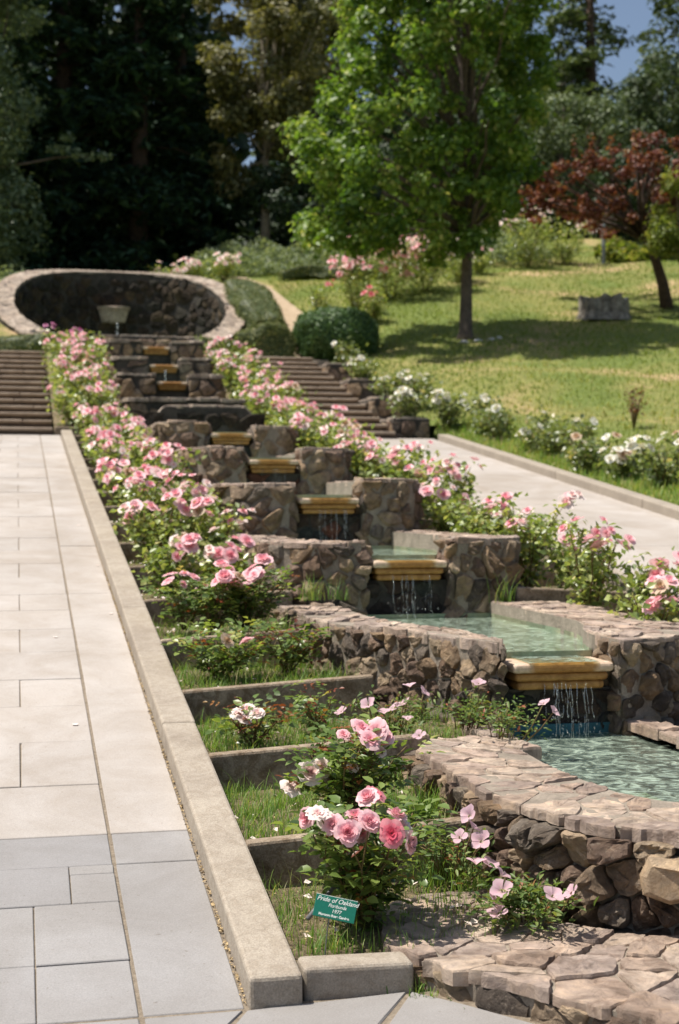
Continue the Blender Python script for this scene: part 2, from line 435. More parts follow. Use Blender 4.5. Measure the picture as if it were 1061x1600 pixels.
class MB:
    def __init__(s):
        s.v = []; s.f = []; s.r = []
    def quad_strip_tube(s, path, radii, n=6, cap=True, rnd=0.5):
        path = [Vector(p) for p in path]
        b0 = len(s.v)
        up = Vector((0.13, 0.97, 0.21))
        for i, p in enumerate(path):
            t = (path[min(i + 1, len(path) - 1)] - path[max(i - 1, 0)])
            if t.length < 1e-9: t = Vector((0, 0, 1))
            t.normalize()
            a = t.cross(up)
            if a.length < 1e-3: a = t.cross(Vector((1, 0, 0)))
            a.normalize(); bb = t.cross(a)
            for k in range(n):
                an = 2 * math.pi * k / n
                s.v.append(p + (a * math.cos(an) + bb * math.sin(an)) * radii[i])
        for i in range(len(path) - 1):
            for k in range(n):
                k2 = (k + 1) % n
                s.f.append((b0 + i * n + k, b0 + i * n + k2, b0 + (i + 1) * n + k2, b0 + (i + 1) * n + k)); s.r.append(rnd)
        if cap:
            s.f.append(tuple(b0 + (len(path) - 1) * n + k for k in range(n))); s.r.append(rnd)
            s.f.append(tuple(b0 + k for k in reversed(range(n)))); s.r.append(rnd)
    def box(s, x0, x1, y0, y1, z0, z1):
        b = len(s.v)
        s.v += [(x, y, z) for z in (z0, z1) for y in (y0, y1) for x in (x0, x1)]
        for f in ((0, 2, 3, 1), (4, 5, 7, 6), (0, 1, 5, 4), (2, 6, 7, 3), (0, 4, 6, 2), (1, 3, 7, 5)):
            s.f.append(tuple(b + i for i in f)); s.r.append(0.5)
    def build(s, name, mat, parent=None, smooth=False):
        return mesh_obj(name, [tuple(p) for p in s.v], s.f, mat, parent, s.r, smooth)

def bev_box(name, x0, x1, y0, y1, ztop, zbot, mat, parent=None, bev=0.012, seg=2, slope=0.0, xrise=0.0, jit=0.0):
    """bevelled block; its top and bottom follow slope*(y-y0) + xrise*(x-x0)."""
    bm = bmesh.new()
    bmesh.ops.create_cube(bm, size=1.0)
    for v in bm.verts:
        v.co = Vector((x0 if v.co.x < 0 else x1, y0 if v.co.y < 0 else y1, zbot if v.co.z < 0 else ztop))
        if jit:
            v.co.x += random.uniform(-jit, jit); v.co.y += random.uniform(-jit, jit)
    bmesh.ops.bevel(bm, geom=bm.edges[:], offset=bev, segments=seg, profile=0.5, affect='EDGES')
    for v in bm.verts:
        v.co.z += slope * (v.co.y - y0) + xrise * (v.co.x - x0)
    vs = [tuple(v.co) for v in bm.verts]
    bm.verts.index_update()
    fs = [tuple(v.index for v in f.verts) for f in bm.faces]
    bm.free()
    return mesh_obj(name, vs, fs, mat, parent, None, False)

# ------------------------------------------------------------------ levels
S = 0.1404
YF = 4.572
CX = 2.85
def lin(t, pts):
    if t <= pts[0][0]: return pts[0][1]
    for (a, b), (c, d) in zip(pts, pts[1:]):
        if t <= c: return b + (d - b) * (t - a) / (c - a)
    return pts[-1][1]
def kerb_z(y): return 0.10 + S * (y - YF) if y < 24 else 0.10 + S * (24 - YF) + 0.276 * (y - 24)
def walk_z(y): return 0.0 + S * (y - YF)
CORE = [(4.5, 0.0), (24, 2.74), (32, 4.92), (33.5, 4.95), (35, 5.15), (41.5, 8.0), (50, 10.4), (58, 11.2), (90, 14)]
LAWN = [(4.5, 0.0), (20, 2.2), (24, 2.95), (32, 5.1), (41, 7.9), (50, 10.4), (58, 11.2), (90, 14)]
RING = (2.75, 38.7)
def ter(x, y, buried=True):
    z = lin(y, CORE)
    xx = x
    if y > 41.5 and x < 6.5:
        k = max(0.0, min(1.0, (6.5 - x) / 2.5))
        z = z * (1 - k) + (8.0 + 0.07 * (y - 41.5)) * k
    if x < -1.9 and y < 38:
        xx = 7.4 + (-1.9 - x)
    if xx > 7.4:
        k = min(1, (xx - 7.4) / 1.5)
        z = z * (1 - k) + lin(y, LAWN) * k + 0.09 * min(xx - 7.4, 14) * min(1, max(0, (y - 6) / 8)) * max(0, min(1, (60 - y) / 10))
        z += 0.04 * math.sin(x * 1.3 + y * 0.7) * math.sin(y * 0.9 - x * 0.4) * min(1, (xx - 7.4) / 2)
    elif buried and y < 32:
        z -= 0.55 if y > 4.5 else 0.3
    if buried:
        r = math.hypot(x - RING[0], y - RING[1])
        if r < 3.1: z = min(z, 4.75)
        if y < 4.5: z = -0.3
    return z

# ------------------------------------------------------------------ ground
def build_ground():
    xs = sorted(set([-300, -150, -80, -50, -35, -25, -18, -14, -11] + [round(-9 + 0.5 * i, 2) for i in range(15)] + [-1.95, -1.8]
        + [round(-1.6 + 0.22 * i, 2) for i in range(41)] + [7.34, 7.42] + [round(7.7 + 0.4 * i, 2) for i in range(35)] + [22, 24, 27, 31, 36, 44, 60, 90, 150, 300]))
    ys = sorted(set([-200, -60, -20, -5, 0, 3, 4.4, 4.6] + [round(5 + 0.75 * i, 2) for i in range(36)] + [31.9, 32.1] + [round(32.3 + 0.22 * i, 2) for i in range(48)]
        + [round(43 + 0.6 * i, 2) for i in range(26)] + [62, 68, 76, 90, 130, 220, 400]))
    V = [(x, y, ter(x, y)) for y in ys for x in xs]
    n = len(xs)
    F = [(j * n + i, j * n + i + 1, (j + 1) * n + i + 1, (j + 1) * n + i) for j in range(len(ys) - 1) for i in range(n - 1)]
    o = mesh_obj('lawn_ground', V, F, 'lawn', smooth=True, centre=False)
    tag(o, kind='structure')
build_ground()

# ------------------------------------------------------------------ walks
def walk_left():
    root = empty('paved_walk', (-0.5, 4.5, -0.02), kind='structure')
    mb = MB()
    mb.v += [(-1.75, 4.45, walk_z(4.45) - 0.008), (0.725, 4.45, walk_z(4.45) - 0.008), (0.725, 24.3, walk_z(24.3) - 0.008), (-1.75, 24.3, walk_z(24.3) - 0.008)]
    mb.f.append((0, 1, 2, 3)); mb.r.append(0.5)
    mb.build('joint_bed', 'joint', root)
    rnd = random.Random(3)
    def slab(x0, x1, y0, y1, mat, gap=0.006):
        dz = rnd.uniform(-0.0025, 0.0025)
        bev_box('slab', x0 + gap, x1 - gap, y0 + gap, y1 - gap, walk_z(y0) + dz, walk_z(y0) - 0.06, mat, root, 0.003, 1, S, rnd.uniform(-0.002, 0.002), 0.002)
    # border strip beside the kerb
    edges = [4.47, 5.70, 6.03, 8.30, 11.05, 13.2, 15.9, 18.6, 21.3, 24.2]
    for a, b in zip(edges, edges[1:]):
        slab(0.384, 0.710, a, b, 'slab_grey' if b < 6.1 else 'slab_tan', 0.003)
    # field of the walk: rows of slabs, every second row split
    ys = [4.47, 4.86, 5.34, 5.70, 6.03]
    y = 6.03
    while y < 23.6:
        y += rnd.uniform(0.56, 0.70); ys.append(min(y, 24.2))
    if ys[-1] < 24.2: ys.append(24.2)
    for i, (a, b) in enumerate(zip(ys, ys[1:])):
        mat = 'slab_grey' if b < 6.1 else 'slab_tan'
        if b < 6.1:
            cut = {0: [0.06, -0.62], 1: [0.06, -0.55], 2: [0.20, -0.30, -0.9], 3: [-0.62]}[i]
        else:
            cut = [0.02, -0.55, -1.1] if i % 2 else [-0.24, -0.85]
        xs = [0.375] + cut + [-1.72]
        for c, d in zip(xs, xs[1:]):
            if i == 2 and c == 0.375:
                m = (a + b) / 2 + 0.09
                slab(d, c, a, m, mat, 0.003); slab(d, c, m, b, mat, 0.003)
            else:
                slab(d, c, a, b, mat, 0.003)
walk_left()

def landing():
    root = empty('landing', (1, 3.5, -0.05), kind='structure')
    mb = MB()
    mb.v += [(-6, -3, -0.06), (12, -3, -0.06), (12, 4.5, -0.019), (-6, 4.5, -0.019)]
    mb.f.append((0, 1, 2, 3)); mb.r.append(0.5)
    mb.build('joint_bed', 'joint', root)
    def poly(pts, name='slab'):
        cx = sum(p[0] for p in pts) / len(pts); cy = sum(p[1] for p in pts) / len(pts)
        def z(x, y): return -0.012 - 0.004 * (4.47 - y)
        V = []; n = len(pts)
        def ring(ins, dz):
            for x, y in pts:
                d = math.hypot(x - cx, y - cy)
                k = 1 - ins / d
                X, Y = cx + (x - cx) * k, cy + (y - cy) * k
                V.append((X, Y, z(X, Y) + dz))
        ring(0.006, -0.08); ring(0.006, -0.005); ring(0.013, 0)
        F = [tuple(range(2 * n, 3 * n))]
        for r in range(2):
            for i in range(n):
                j = (i + 1) % n
                F.append((r * n + i, r * n + j, (r + 1) * n + j, (r + 1) * n + i))
        mesh_obj(name, V, F, 'slab_grey', root)
    poly([(0.385, 4.45), (0.70, 4.45), (0.52, 4.13), (0.385, 3.9)])
    poly([(0.71, 4.45), (1.25, 4.50), (1.02, 4.12), (0.75, 3.8), (0.40, 3.5), (0.40, 3.88), (0.54, 4.12)])
    poly([(1.262, 4.50), (1.39, 4.36), (1.62, 4.06), (1.80, 3.76), (2.03, 3.5), (2.0, 3.1), (1.3, 2.4), (0.42, 2.3), (0.42, 3.47), (0.77, 3.78), (1.03, 4.09)])
    for i in range(4):
        for j in range(3):
            x1 = 0.375 - i * 0.95; y1 = 4.45 - j * 0.9
            poly([(x1 - 0.94, y1 - 0.89), (x1, y1 - 0.89), (x1, y1), (x1 - 0.94, y1)])
    poly([(2.05, 3.48), (2.4, 3.25), (2.85, 3.17), (3.3, 3.25), (3.7, 3.5), (4.0, 3.9), (4.4, 4.45), (8, 4.45), (8, 2.3), (2.03, 2.3), (2.03, 3.1)])
landing()

def walk_right():
    root = empty('concrete_walk', (6, 4.5, 0), kind='structure')
    ys = [4.47, 7.2, 10.1, 13.0, 15.9, 18.8, 21.6, 24.3]
    for a, b in zip(ys, ys[1:]):
        bev_box('slab', 5.02, 7.22, a + 0.004, b - 0.004, walk_z(a), walk_z(a) - 0.1, 'slab_tan', root, 0.006, 1, S)
walk_right()

# ------------------------------------------------------------------ kerbs, planters
DIV = [5.58, 6.70, 7.83, 9.04, 10.27, 11.60, 12.75, 13.9, 15.05, 16.2, 17.35, 18.5, 19.65, 20.8, 21.95, 23.1]
def kerb_run(root, x0, x1, y0, y1, top, mat, n):
    rnd = random.Random(5)
    ed = [y0 + (y1 - y0) * i / n for i in range(n + 1)]
    for a, b in zip(ed, ed[1:]):
        bev_box('kerb_stone', x0, x1, a + 0.003, b - 0.003, top(a), top(a) - 0.42, mat, root, 0.013, 2, S, 0, 0.0015)

def soil_patch(root, x0, x1, y0, y1, z0, z1, nx=9, ny=10, seed=0):
    V = []; F = []
    for j in range(ny + 1):
        for i in range(nx + 1):
            x = x0 + (x1 - x0) * i / nx; y = y0 + (y1 - y0) * j / ny
            V.append((x, y, z0 + (z1 - z0) * j / ny + 0.022 * mnoise.noise(Vector((x * 4, y * 4, seed)))))
    for j in range(ny):
        for i in range(nx):
            a = j * (nx + 1) + i
            F.append((a, a + 1, a + nx + 2, a + nx + 1))
    mesh_obj('soil', V, F, 'soil', root, smooth=True)

def planters():
    L = empty('stepped_planter', (0.85, 4.6, 0), 'concrete kerb with stepped cross walls beside the left walk, holding the left roses', 'planter', 'stepped planters')
    kerb_run(L, 0.72, 0.893, 4.45, 24.1, lambda y: 0.10 + S * (y - YF), 'kerb', 7)
    bev_box('front_kerb', 0.905, 1.275, 4.50, 4.635, 0.088, -0.12, 'kerb', L, 0.018, 3, 0, -0.02)
    Rr = empty('stepped_planter', (4.9, 4.6, 0), 'concrete kerb with stepped cross walls beside the right walk, holding the right roses', 'planter', 'stepped planters')
    kerb_run(Rr, 4.82, 4.985, 4.45, 24.1, lambda y: 0.10 + S * (y - YF), 'kerb', 7)
    bev_box('front_kerb', 4.42, 4.81, 4.50, 4.62, 0.088, -0.12, 'kerb', Rr, 0.03, 4)
    for i, y in enumerate(DIV):
        zt = kerb_z(y) + 0.0
        nxt = DIV[i + 1] if i + 1 < len(DIV) else 24.3
        xr = 1.98 if i != 0 else 1.93
        bev_box('cross_wall', 0.89, xr, y, y + 0.075, zt, zt - 0.45, 'divider', L, 0.014, 2, 0, 0.055)
        bev_box('cross_wall', 3.72, 4.83, y, y + 0.075, zt + 0.06, zt - 0.4, 'divider', Rr, 0.014, 2, 0, -0.055)
        xs = 2.36 if i == 1 else 2.0
        if i == 0: xs = 1.95
        soil_patch(L, 0.885, xs, y + 0.06, nxt + 0.01, zt - 0.035, zt - 0.02, 14 if i < 4 else 7, 12 if i < 4 else 5, i)
        soil_patch(Rr, 3.7, 4.83, y + 0.06, nxt + 0.01, zt - 0.035, zt - 0.02, 6, 5, i + 30)
    soil_patch(L, 0.885, 1.36, 4.6, 5.59, 0.045, 0.06, 14, 12, 77)
    soil_patch(L, 1.34, 1.9, 5.2, 5.59, 0.05, 0.06, 8, 6, 76)
    soil_patch(Rr, 3.9, 4.83, 4.6, 5.59, 0.045, 0.06, 6, 5, 78)
    # beds beside the stairs rise with them
    for root, x0, x1 in ((L, 0.62, 2.0), (Rr, 3.7, 5.02)):
        soil_patch(root, x0, x1, 24.28, 32.2, 2.82, 4.98, 8, 24, 91)
        bev_box('cross_wall', x0, x1, 24.2, 24.29, 2.9, 2.3, 'divider', root, 0.014, 2)
planters()

kr = empty('side_kerb', (7.3, 5, 0), 'long concrete kerb edging the right walk below the white roses', 'kerb')
kerb_run(kr, 7.22, 7.42, 4.45, 24.0, lambda y: 0.11 + S * (y - YF), 'kerb_far', 7)
kl = empty('side_kerb', (-1.8, 5, 0), 'concrete kerb along the far left edge of the paved walk', 'kerb')
kerb_run(kl, -1.92, -1.72, 4.45, 24.0, lambda y: 0.11 + S * (y - YF), 'kerb_far', 7)

# ------------------------------------------------------------------ stairs
def stairs(x0, x1, label):
    root = empty('garden_stairs', ((x0 + x1) / 2, 24.2, 2.7), label, 'stairs', 'garden stairs')
    n = 14
    rise = (4.92 - 2.73) / n; run = 7.75 / n
    rnd = random.Random(int(x0 * 10))
    for i in range(n):
        y = 24.2 + i * run; z = 2.73 + i * rise
        bev_box('riser', x0, x1, y + 0.045, y + run + 0.10, z + rise - 0.052, z - 0.25, 'stair_riser', root, 0.005, 1)
        cuts = [x0] + sorted(rnd.uniform(x0 + 0.3, x1 - 0.3) for _ in range(2)) + [x1]
        if cuts[2] - cuts[1] < 0.25: cuts = [cuts[0], cuts[1], cuts[3]]
        for a, b in zip(cuts, cuts[1:]):
            bev_box('tread', a + 0.003, b - 0.003, y, y + run + 0.02, z + rise + rnd.uniform(-0.004, 0.004), z + rise - 0.055, 'stair_tread', root, 0.022, 3)
stairs(-1.05, 0.60, 'dark stone stairs at the head of the left paved walk')
stairs(5.04, 6.52, 'dark stone stairs right of the cascade, below the clipped round shrub')
top = empty('upper_terrace', (2.7, 33, 4.9), kind='structure')
bev_box('slab', -2.2, 7.0, 31.96, 35.4, 4.925, 4.6, 'stair_tread', top, 0.01, 1)

# ------------------------------------------------------------------ masonry
class Poly:
    def __init__(s, pts, sub=0.06):
        P = []
        for (a, b), (c, d) in zip(pts, pts[1:]):
            k = max(1, int(math.hypot(c - a, d - b) / sub))
            for i in range(k):
                P.append((a + (c - a) * i / k, b + (d - b) * i / k))
        P.append(pts[-1])
        s.P = np.array(P, dtype=float)
        d = np.hypot(*np.diff(s.P, axis=0).T)
        s.S = np.concatenate([[0], np.cumsum(d)])
        s.L = s.S[-1]
        T = np.gradient(s.P, axis=0)
        for _ in range(2):
            T[1:-1] = (T[:-2] + T[1:-1] * 2 + T[2:]) / 4
        s.T = T / np.linalg.norm(T, axis=1)[:, None]
    def at(s, t):
        t = min(max(t, 0), s.L)
        return np.interp(t, s.S, s.P[:, 0]), np.interp(t, s.S, s.P[:, 1])
    def nrm(s, t):
        t = min(max(t, 0), s.L)
        x, y = np.interp(t, s.S, s.T[:, 0]), np.interp(t, s.S, s.T[:, 1])
        l = math.hypot(x, y) or 1
        return y / l, -x / l       # right-hand side of travel

def clip(poly, nx, ny, c):
    out = []
    for i in range(len(poly)):
        p = poly[i]; q = poly[(i + 1) % len(poly)]
        dp = nx * p[0] + ny * p[1] - c; dq = nx * q[0] + ny * q[1] - c
        if dp <= 0: out.append(p)
        if (dp < 0 < dq) or (dq < 0 < dp):
            t = dp / (dp - dq)
            out.append((p[0] + (q[0] - p[0]) * t, p[1] + (q[1] - p[1]) * t))
    return out

def cells(L, H, size, rnd, aspect=1.35, jit=0.42):
    """Voronoi cells of a jittered brick grid over [0,L]x[0,H]."""
    w = size * aspect
    ny = max(1, round(H / size)); nx = max(1, round(L / w))
    pts = []
    for j in range(ny):
        off = 0.5 if j % 2 else 0.0
        for i in range(nx + (1 if off else 0)):
            if rnd.random() < 0.07 and nx > 3 and ny > 1: continue
            x = (i + 0.5 - off + rnd.uniform(-jit, jit)) * L / nx
            y = (j + 0.5 + rnd.uniform(-jit, jit) * 0.8) * H / ny
            if -0.2 * w < x < L + 0.2 * w:
                pts.append((min(max(x, 0.02), L - 0.02), min(max(y, 0.01), H - 0.01)))
    if ny > 1 or L > 6 * w:
        want = len(pts); pts = []; tries = 0
        while len(pts) < want * 1.15 and tries < want * 60:
            tries += 1
            x = rnd.uniform(0.0, L); y = rnd.uniform(0.0, H)
            q = rnd.choice((0.42, 0.62, 0.62, 0.85, 1.1))
            if all(((x - u) / aspect) ** 2 + (y - v) ** 2 > (size * (q + e) * 0.5) ** 2 for u, v, e in pts):
                pts.append((x, y, q))
        pts = [(p[0], p[1]) for p in pts]
    A = np.array(pts)
    out = []
    for k, (x, y) in enumerate(pts):
        d = (A[:, 0] - x) ** 2 + (A[:, 1] - y) ** 2
        order = np.argsort(d)
        poly = [(0, 0), (L, 0), (L, H), (0, H)]
        for o in order[1:26]:
            qx, qy = pts[o]
            nx_, ny_ = qx - x, qy - y
            l = math.hypot(nx_, ny_)
            if l < 1e-6: continue
            nx_ /= l; ny_ /= l
            poly = clip(poly, nx_, ny_, nx_ * (x + qx) / 2 + ny_ * (y + qy) / 2)
            if len(poly) < 3: break
        if len(poly) >= 3: out.append(poly)
    return out

def shape_stone(poly, gap, rnd, seg, cut=True):
    cx = sum(p[0] for p in poly) / len(poly); cy = sum(p[1] for p in poly) / len(poly)
    a = 0
    for i in range(len(poly)):
        p = poly[i]; q = poly[(i + 1) % len(poly)]
        a += p[0] * q[1] - q[0] * p[1]
    r = math.sqrt(abs(a) / 2) if a else 0
    if r < gap * 2.2: return None
    k = max(0.5, 1 - gap / r * 1.5)
    P = [(cx + (x - cx) * k, cy + (y - cy) * k) for x, y in poly]
    if cut:
        Q = []
        for i in range(len(P)):
            p = P[i]; q = P[(i + 1) % len(P)]
            t1 = rnd.uniform(0.03, 0.2); t2 = rnd.uniform(0.8, 0.97)
            Q += [(p[0] + (q[0] - p[0]) * t1, p[1] + (q[1] - p[1]) * t1), (p[0] + (q[0] - p[0]) * t2, p[1] + (q[1] - p[1]) * t2)]
        P = Q
    Q = []
    for i in range(len(P)):
        p = P[i]; q = P[(i + 1) % len(P)]
        n = max(1, int(math.hypot(q[0] - p[0], q[1] - p[1]) / seg))
        for j in range(n):
            t = j / n
            x = p[0] + (q[0] - p[0]) * t; y = p[1] + (q[1] - p[1]) * t
            if j:
                x += rnd.uniform(-1, 1) * seg * 0.24; y += rnd.uniform(-1, 1) * seg * 0.24
            Q.append((x, y))
    return Q, (cx, cy), r

def lay(root, name, mapf, L, H, size, mat, seed, depth=0.03, gap=0.012, detail=1, aspect=1.35, tilt=0.25, keep=None, wob=0.35, mats=None, flatten=False):
    rnd = random.Random(seed)
    made = []
    for poly in cells(L, H, size, rnd, aspect):
        seg = size * (0.17 if detail >= 2 else 0.4)
        st = shape_stone(poly, gap, rnd, seg)
        if not st: continue
        P, (cx, cy), r = st
        if keep and not keep(cx, cy): continue
        n = len(P)
        b = depth * rnd.uniform(0.55, 1.45)
        ta, tb = rnd.uniform(-tilt, tilt), rnd.uniform(-tilt, tilt)
        off = rnd.uniform(0, 99)
        thick = rnd.uniform(0.012, 0.05)
        planes = []
        for _ in range(4):
            an = rnd.uniform(0, 6.28); sl = rnd.uniform(0.25, 1.0)
            planes.append((math.cos(an) * sl, math.sin(an) * sl, rnd.uniform(0.12, 0.5) * r * sl + b * rnd.uniform(0.7, 1.0)))
        if flatten:
            rings = [(1.0, None, 0), (1.0, 0.55, 0.5), (0.965, 1.0, 0.8), (0.70, 1.0, 1), (0.35, 1.0, 1)] if detail >= 2 else [(1.0, None, 0), (1.0, 0.6, 0.4), (0.93, 1.0, 1)]
        else:
            rings = [(1.0, None, 0), (1.0, 0.5, 0.4), (0.92, 0.85, 1), (0.72, 1.0, 1), (0.38, 1.0, 1)] if detail >= 2 else [(1.0, None, 0), (0.99, 0.5, 0.4), (0.82, 1.0, 1), (0.4, 1.0, 1)]
        V = []
        def hgt(X, Y, dd, nz):
            e = b * dd
            fz = mnoise.fractal(Vector((X * 9 + off, Y * 9, off)), 0.7, 2.1, 4)
            if flatten:
                e += nz * (ta * (X - cx) + tb * (Y - cy)) * 0.5 + nz * b * wob * fz
            else:
                for (pa, pb, pc) in planes:
                    e = min(e, max(b * 0.12, pc - pa * (X - cx) - pb * (Y - cy)))
                e += nz * (ta * (X - cx) + tb * (Y - cy)) + nz * b * wob * fz * 0.9
            return e
        for k, dd, nz in rings:
            for x, y in P:
                X = cx + (x - cx) * k; Y = cy + (y - cy) * k
                if dd is None: e = -thick if flatten else -0.03
                else: e = hgt(X, Y, dd, nz)
                V.append(mapf(X, Y, e))
        V.append(mapf(cx, cy, hgt(cx, cy, 1.0, 1)))
        F = []
        nr = len(rings)
        for q in range(nr - 1):
            for i in range(n):
                j = (i + 1) % n
                F.append((q * n + i, q * n + j, (q + 1) * n + j, (q + 1) * n + i))
        c = nr * n
        for i in range(n):
            F.append(((nr - 1) * n + i, (nr - 1) * n + (i + 1) % n, c))
        mm = mat
        if mats and rnd.random() < mats[1]: mm = mats[0]
        made.append(mesh_obj(name, V, F, mm, root))
    return made

def wall_map(P, zb, sgn=1.0, batter=0.0):
    def f(s, v, d):
        x, y = P.at(s); nx, ny = P.nrm(s)
        d2 = sgn * d
        bt = -sgn * batter * v
        return (x + nx * (d2 + bt), y + ny * (d2 + bt), zb + v)
    return f

def band_map(A, B, z, slope=None):
    """(t along A, w across from A to B)."""
    W = max(0.05, float(np.mean([math.hypot(A.at(A.L * k)[0] - B.at(B.L * k)[0], A.at(A.L * k)[1] - B.at(B.L * k)[1]) for k in (0.1, 0.3, 0.5, 0.7, 0.9)])))
    def f(s, w, d):
        k = s / A.L
        ax, ay = A.at(s); bx, by = B.at(B.L * k)
        u = w / W
        x, y = ax + (bx - ax) * u, ay + (by - ay) * u
        zz = z(x, y) if callable(z) else z
        return (x, y, zz + d)
    return f, W

def ragged(f, W, over, seed):
    def g(s, w, d):
        e = max(0.0, 1 - w / (0.25 * W))
        jag = 0.05 * mnoise.noise(Vector((s * 5.5, seed * 0.7, 9))) + 0.030 * mnoise.noise(Vector((s * 14, seed * 1.3, 0))) + 0.009 * mnoise.noise(Vector((s * 37, seed * 2.3, 4)))
        return f(s, w * (1 + over / W) - over + e * jag, d)
    return g

def core_band(root, A, B, zb, zt, mat, n=40, inset=0.0, name='mortar_core'):
    """closed band between the outer line A and the inner line B."""
    V = []; F = []
    for i in range(n + 1):
        k = i / n
        ax, ay = A.at(A.L * k); bx, by = B.at(B.L * k)
        t = zt(ax, ay) if callable(zt) else zt
        t2 = zt(bx, by) if callable(zt) else zt
        V += [(ax, ay, zb), (ax, ay, t), (bx, by, t2), (bx, by, zb)]
    for i in range(n):
        a = i * 4; b = a + 4
        F += [(a, b, b + 1, a + 1), (a + 1, b + 1, b + 2, a + 2), (a + 2, b + 2, b + 3, a + 3), (a + 3, b + 3, b, a)]
    F += [(0, 1, 2, 3), (n * 4 + 3, n * 4 + 2, n * 4 + 1, n * 4)]
    return mesh_obj(name, V, F, mat, root)

def mirror(pts):
    return [(2 * CX - x, y) for x, y in pts]

def spout(root, x, y, z, W=0.575, d=0.30):
    top = bev_box('spout', x - W / 2, x + W / 2, y, y + d, z, z - 0.052, 'lip', root, 0.022, 3)
    for k, (w, t, b, yy) in enumerate(((W - 0.045, 0.046, 0.02, 0.028), (W - 0.075, 0.046, 0.02, 0.045))):
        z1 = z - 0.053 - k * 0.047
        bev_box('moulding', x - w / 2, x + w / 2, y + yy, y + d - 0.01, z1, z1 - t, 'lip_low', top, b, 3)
    return top

def streams(x, y, z0, z1, w, n, seed, label, drops=True, rad=0.0021):
    rnd = random.Random(seed)
    mb = MB()
    for i in range(n):
        sx = x + rnd.uniform(-w / 2, w / 2)
        h = z0 - z1
        zt = z0 - (0 if rnd.random() < 0.5 else rnd.uniform(0, 0.2) * h)
        ze = z1 if rnd.random() < 0.6 else z1 + rnd.uniform(0.1, 0.5) * h
        r0 = rad * rnd.uniform(0.35, 1.2)
        cuts = [0.0, rnd.uniform(0.25, 0.5), rnd.uniform(0.55, 0.75), 1.0]
        for s0, s1 in zip(cuts, cuts[1:]):
            path = []; rr = []
            e1 = s0 + (s1 - s0) * rnd.uniform(0.6, 1.0)
            m = 6
            for k in range(m):
                t = s0 + (e1 - s0) * k / (m - 1)
                zz = zt + (ze - zt) * t
                path.append((sx + 0.004 * math.sin(t * 9 + i), y - 0.05 * math.sqrt(max(0.0, (z0 - zz) / h)) + rnd.uniform(-0.002, 0.002), zz))
                rr.append(r0 * (0.35 + 0.65 * math.sin(math.pi * (k + 0.4) / m)))
            mb.quad_strip_tube(path, rr, 5)
        if drops:
            for _ in range(3):
                zz = z1 + rnd.random() ** 2 * h * 0.5; q = rnd.uniform(0.0015, 0.0035)
                c = (sx + rnd.uniform(-0.05, 0.05), y - 0.05 + rnd.uniform(-0.05, 0.03), zz)
                mb.quad_strip_tube([(c[0], c[1], zz - q * 2), c, (c[0], c[1], zz + q * 2)], [q * 0.3, q, q * 0.3], 5)
    o = mb.build('falling_water', 'falling', None, True)
    tag(o, label, 'water', 'water falling between the basins')

def pool(outline, z, depth, name='pool_water', root=None):
    n = len(outline)
    o = mesh_obj(name, [(x, y, z) for x, y in outline], [tuple(range(n))], 'water')
    tag(o, kind='structure')
    V = [(x, y, z - depth) for x, y in outline] + [(x, y, z + 0.03) for x, y in outline]
    F = [tuple(range(n))] + [((i + 1) % n, i, n + i, n + (i + 1) % n) for i in range(n)]
    mesh_obj('pool_lining', V, F, 'pool_floor', root)

LIPS = [(7.13, 0.74), (10.16, 1.17), (12.95, 1.65), (15.9, 2.10), (19.15, 2.56)]
ORD = ['lowest', 'second', 'third', 'fourth', 'fifth']

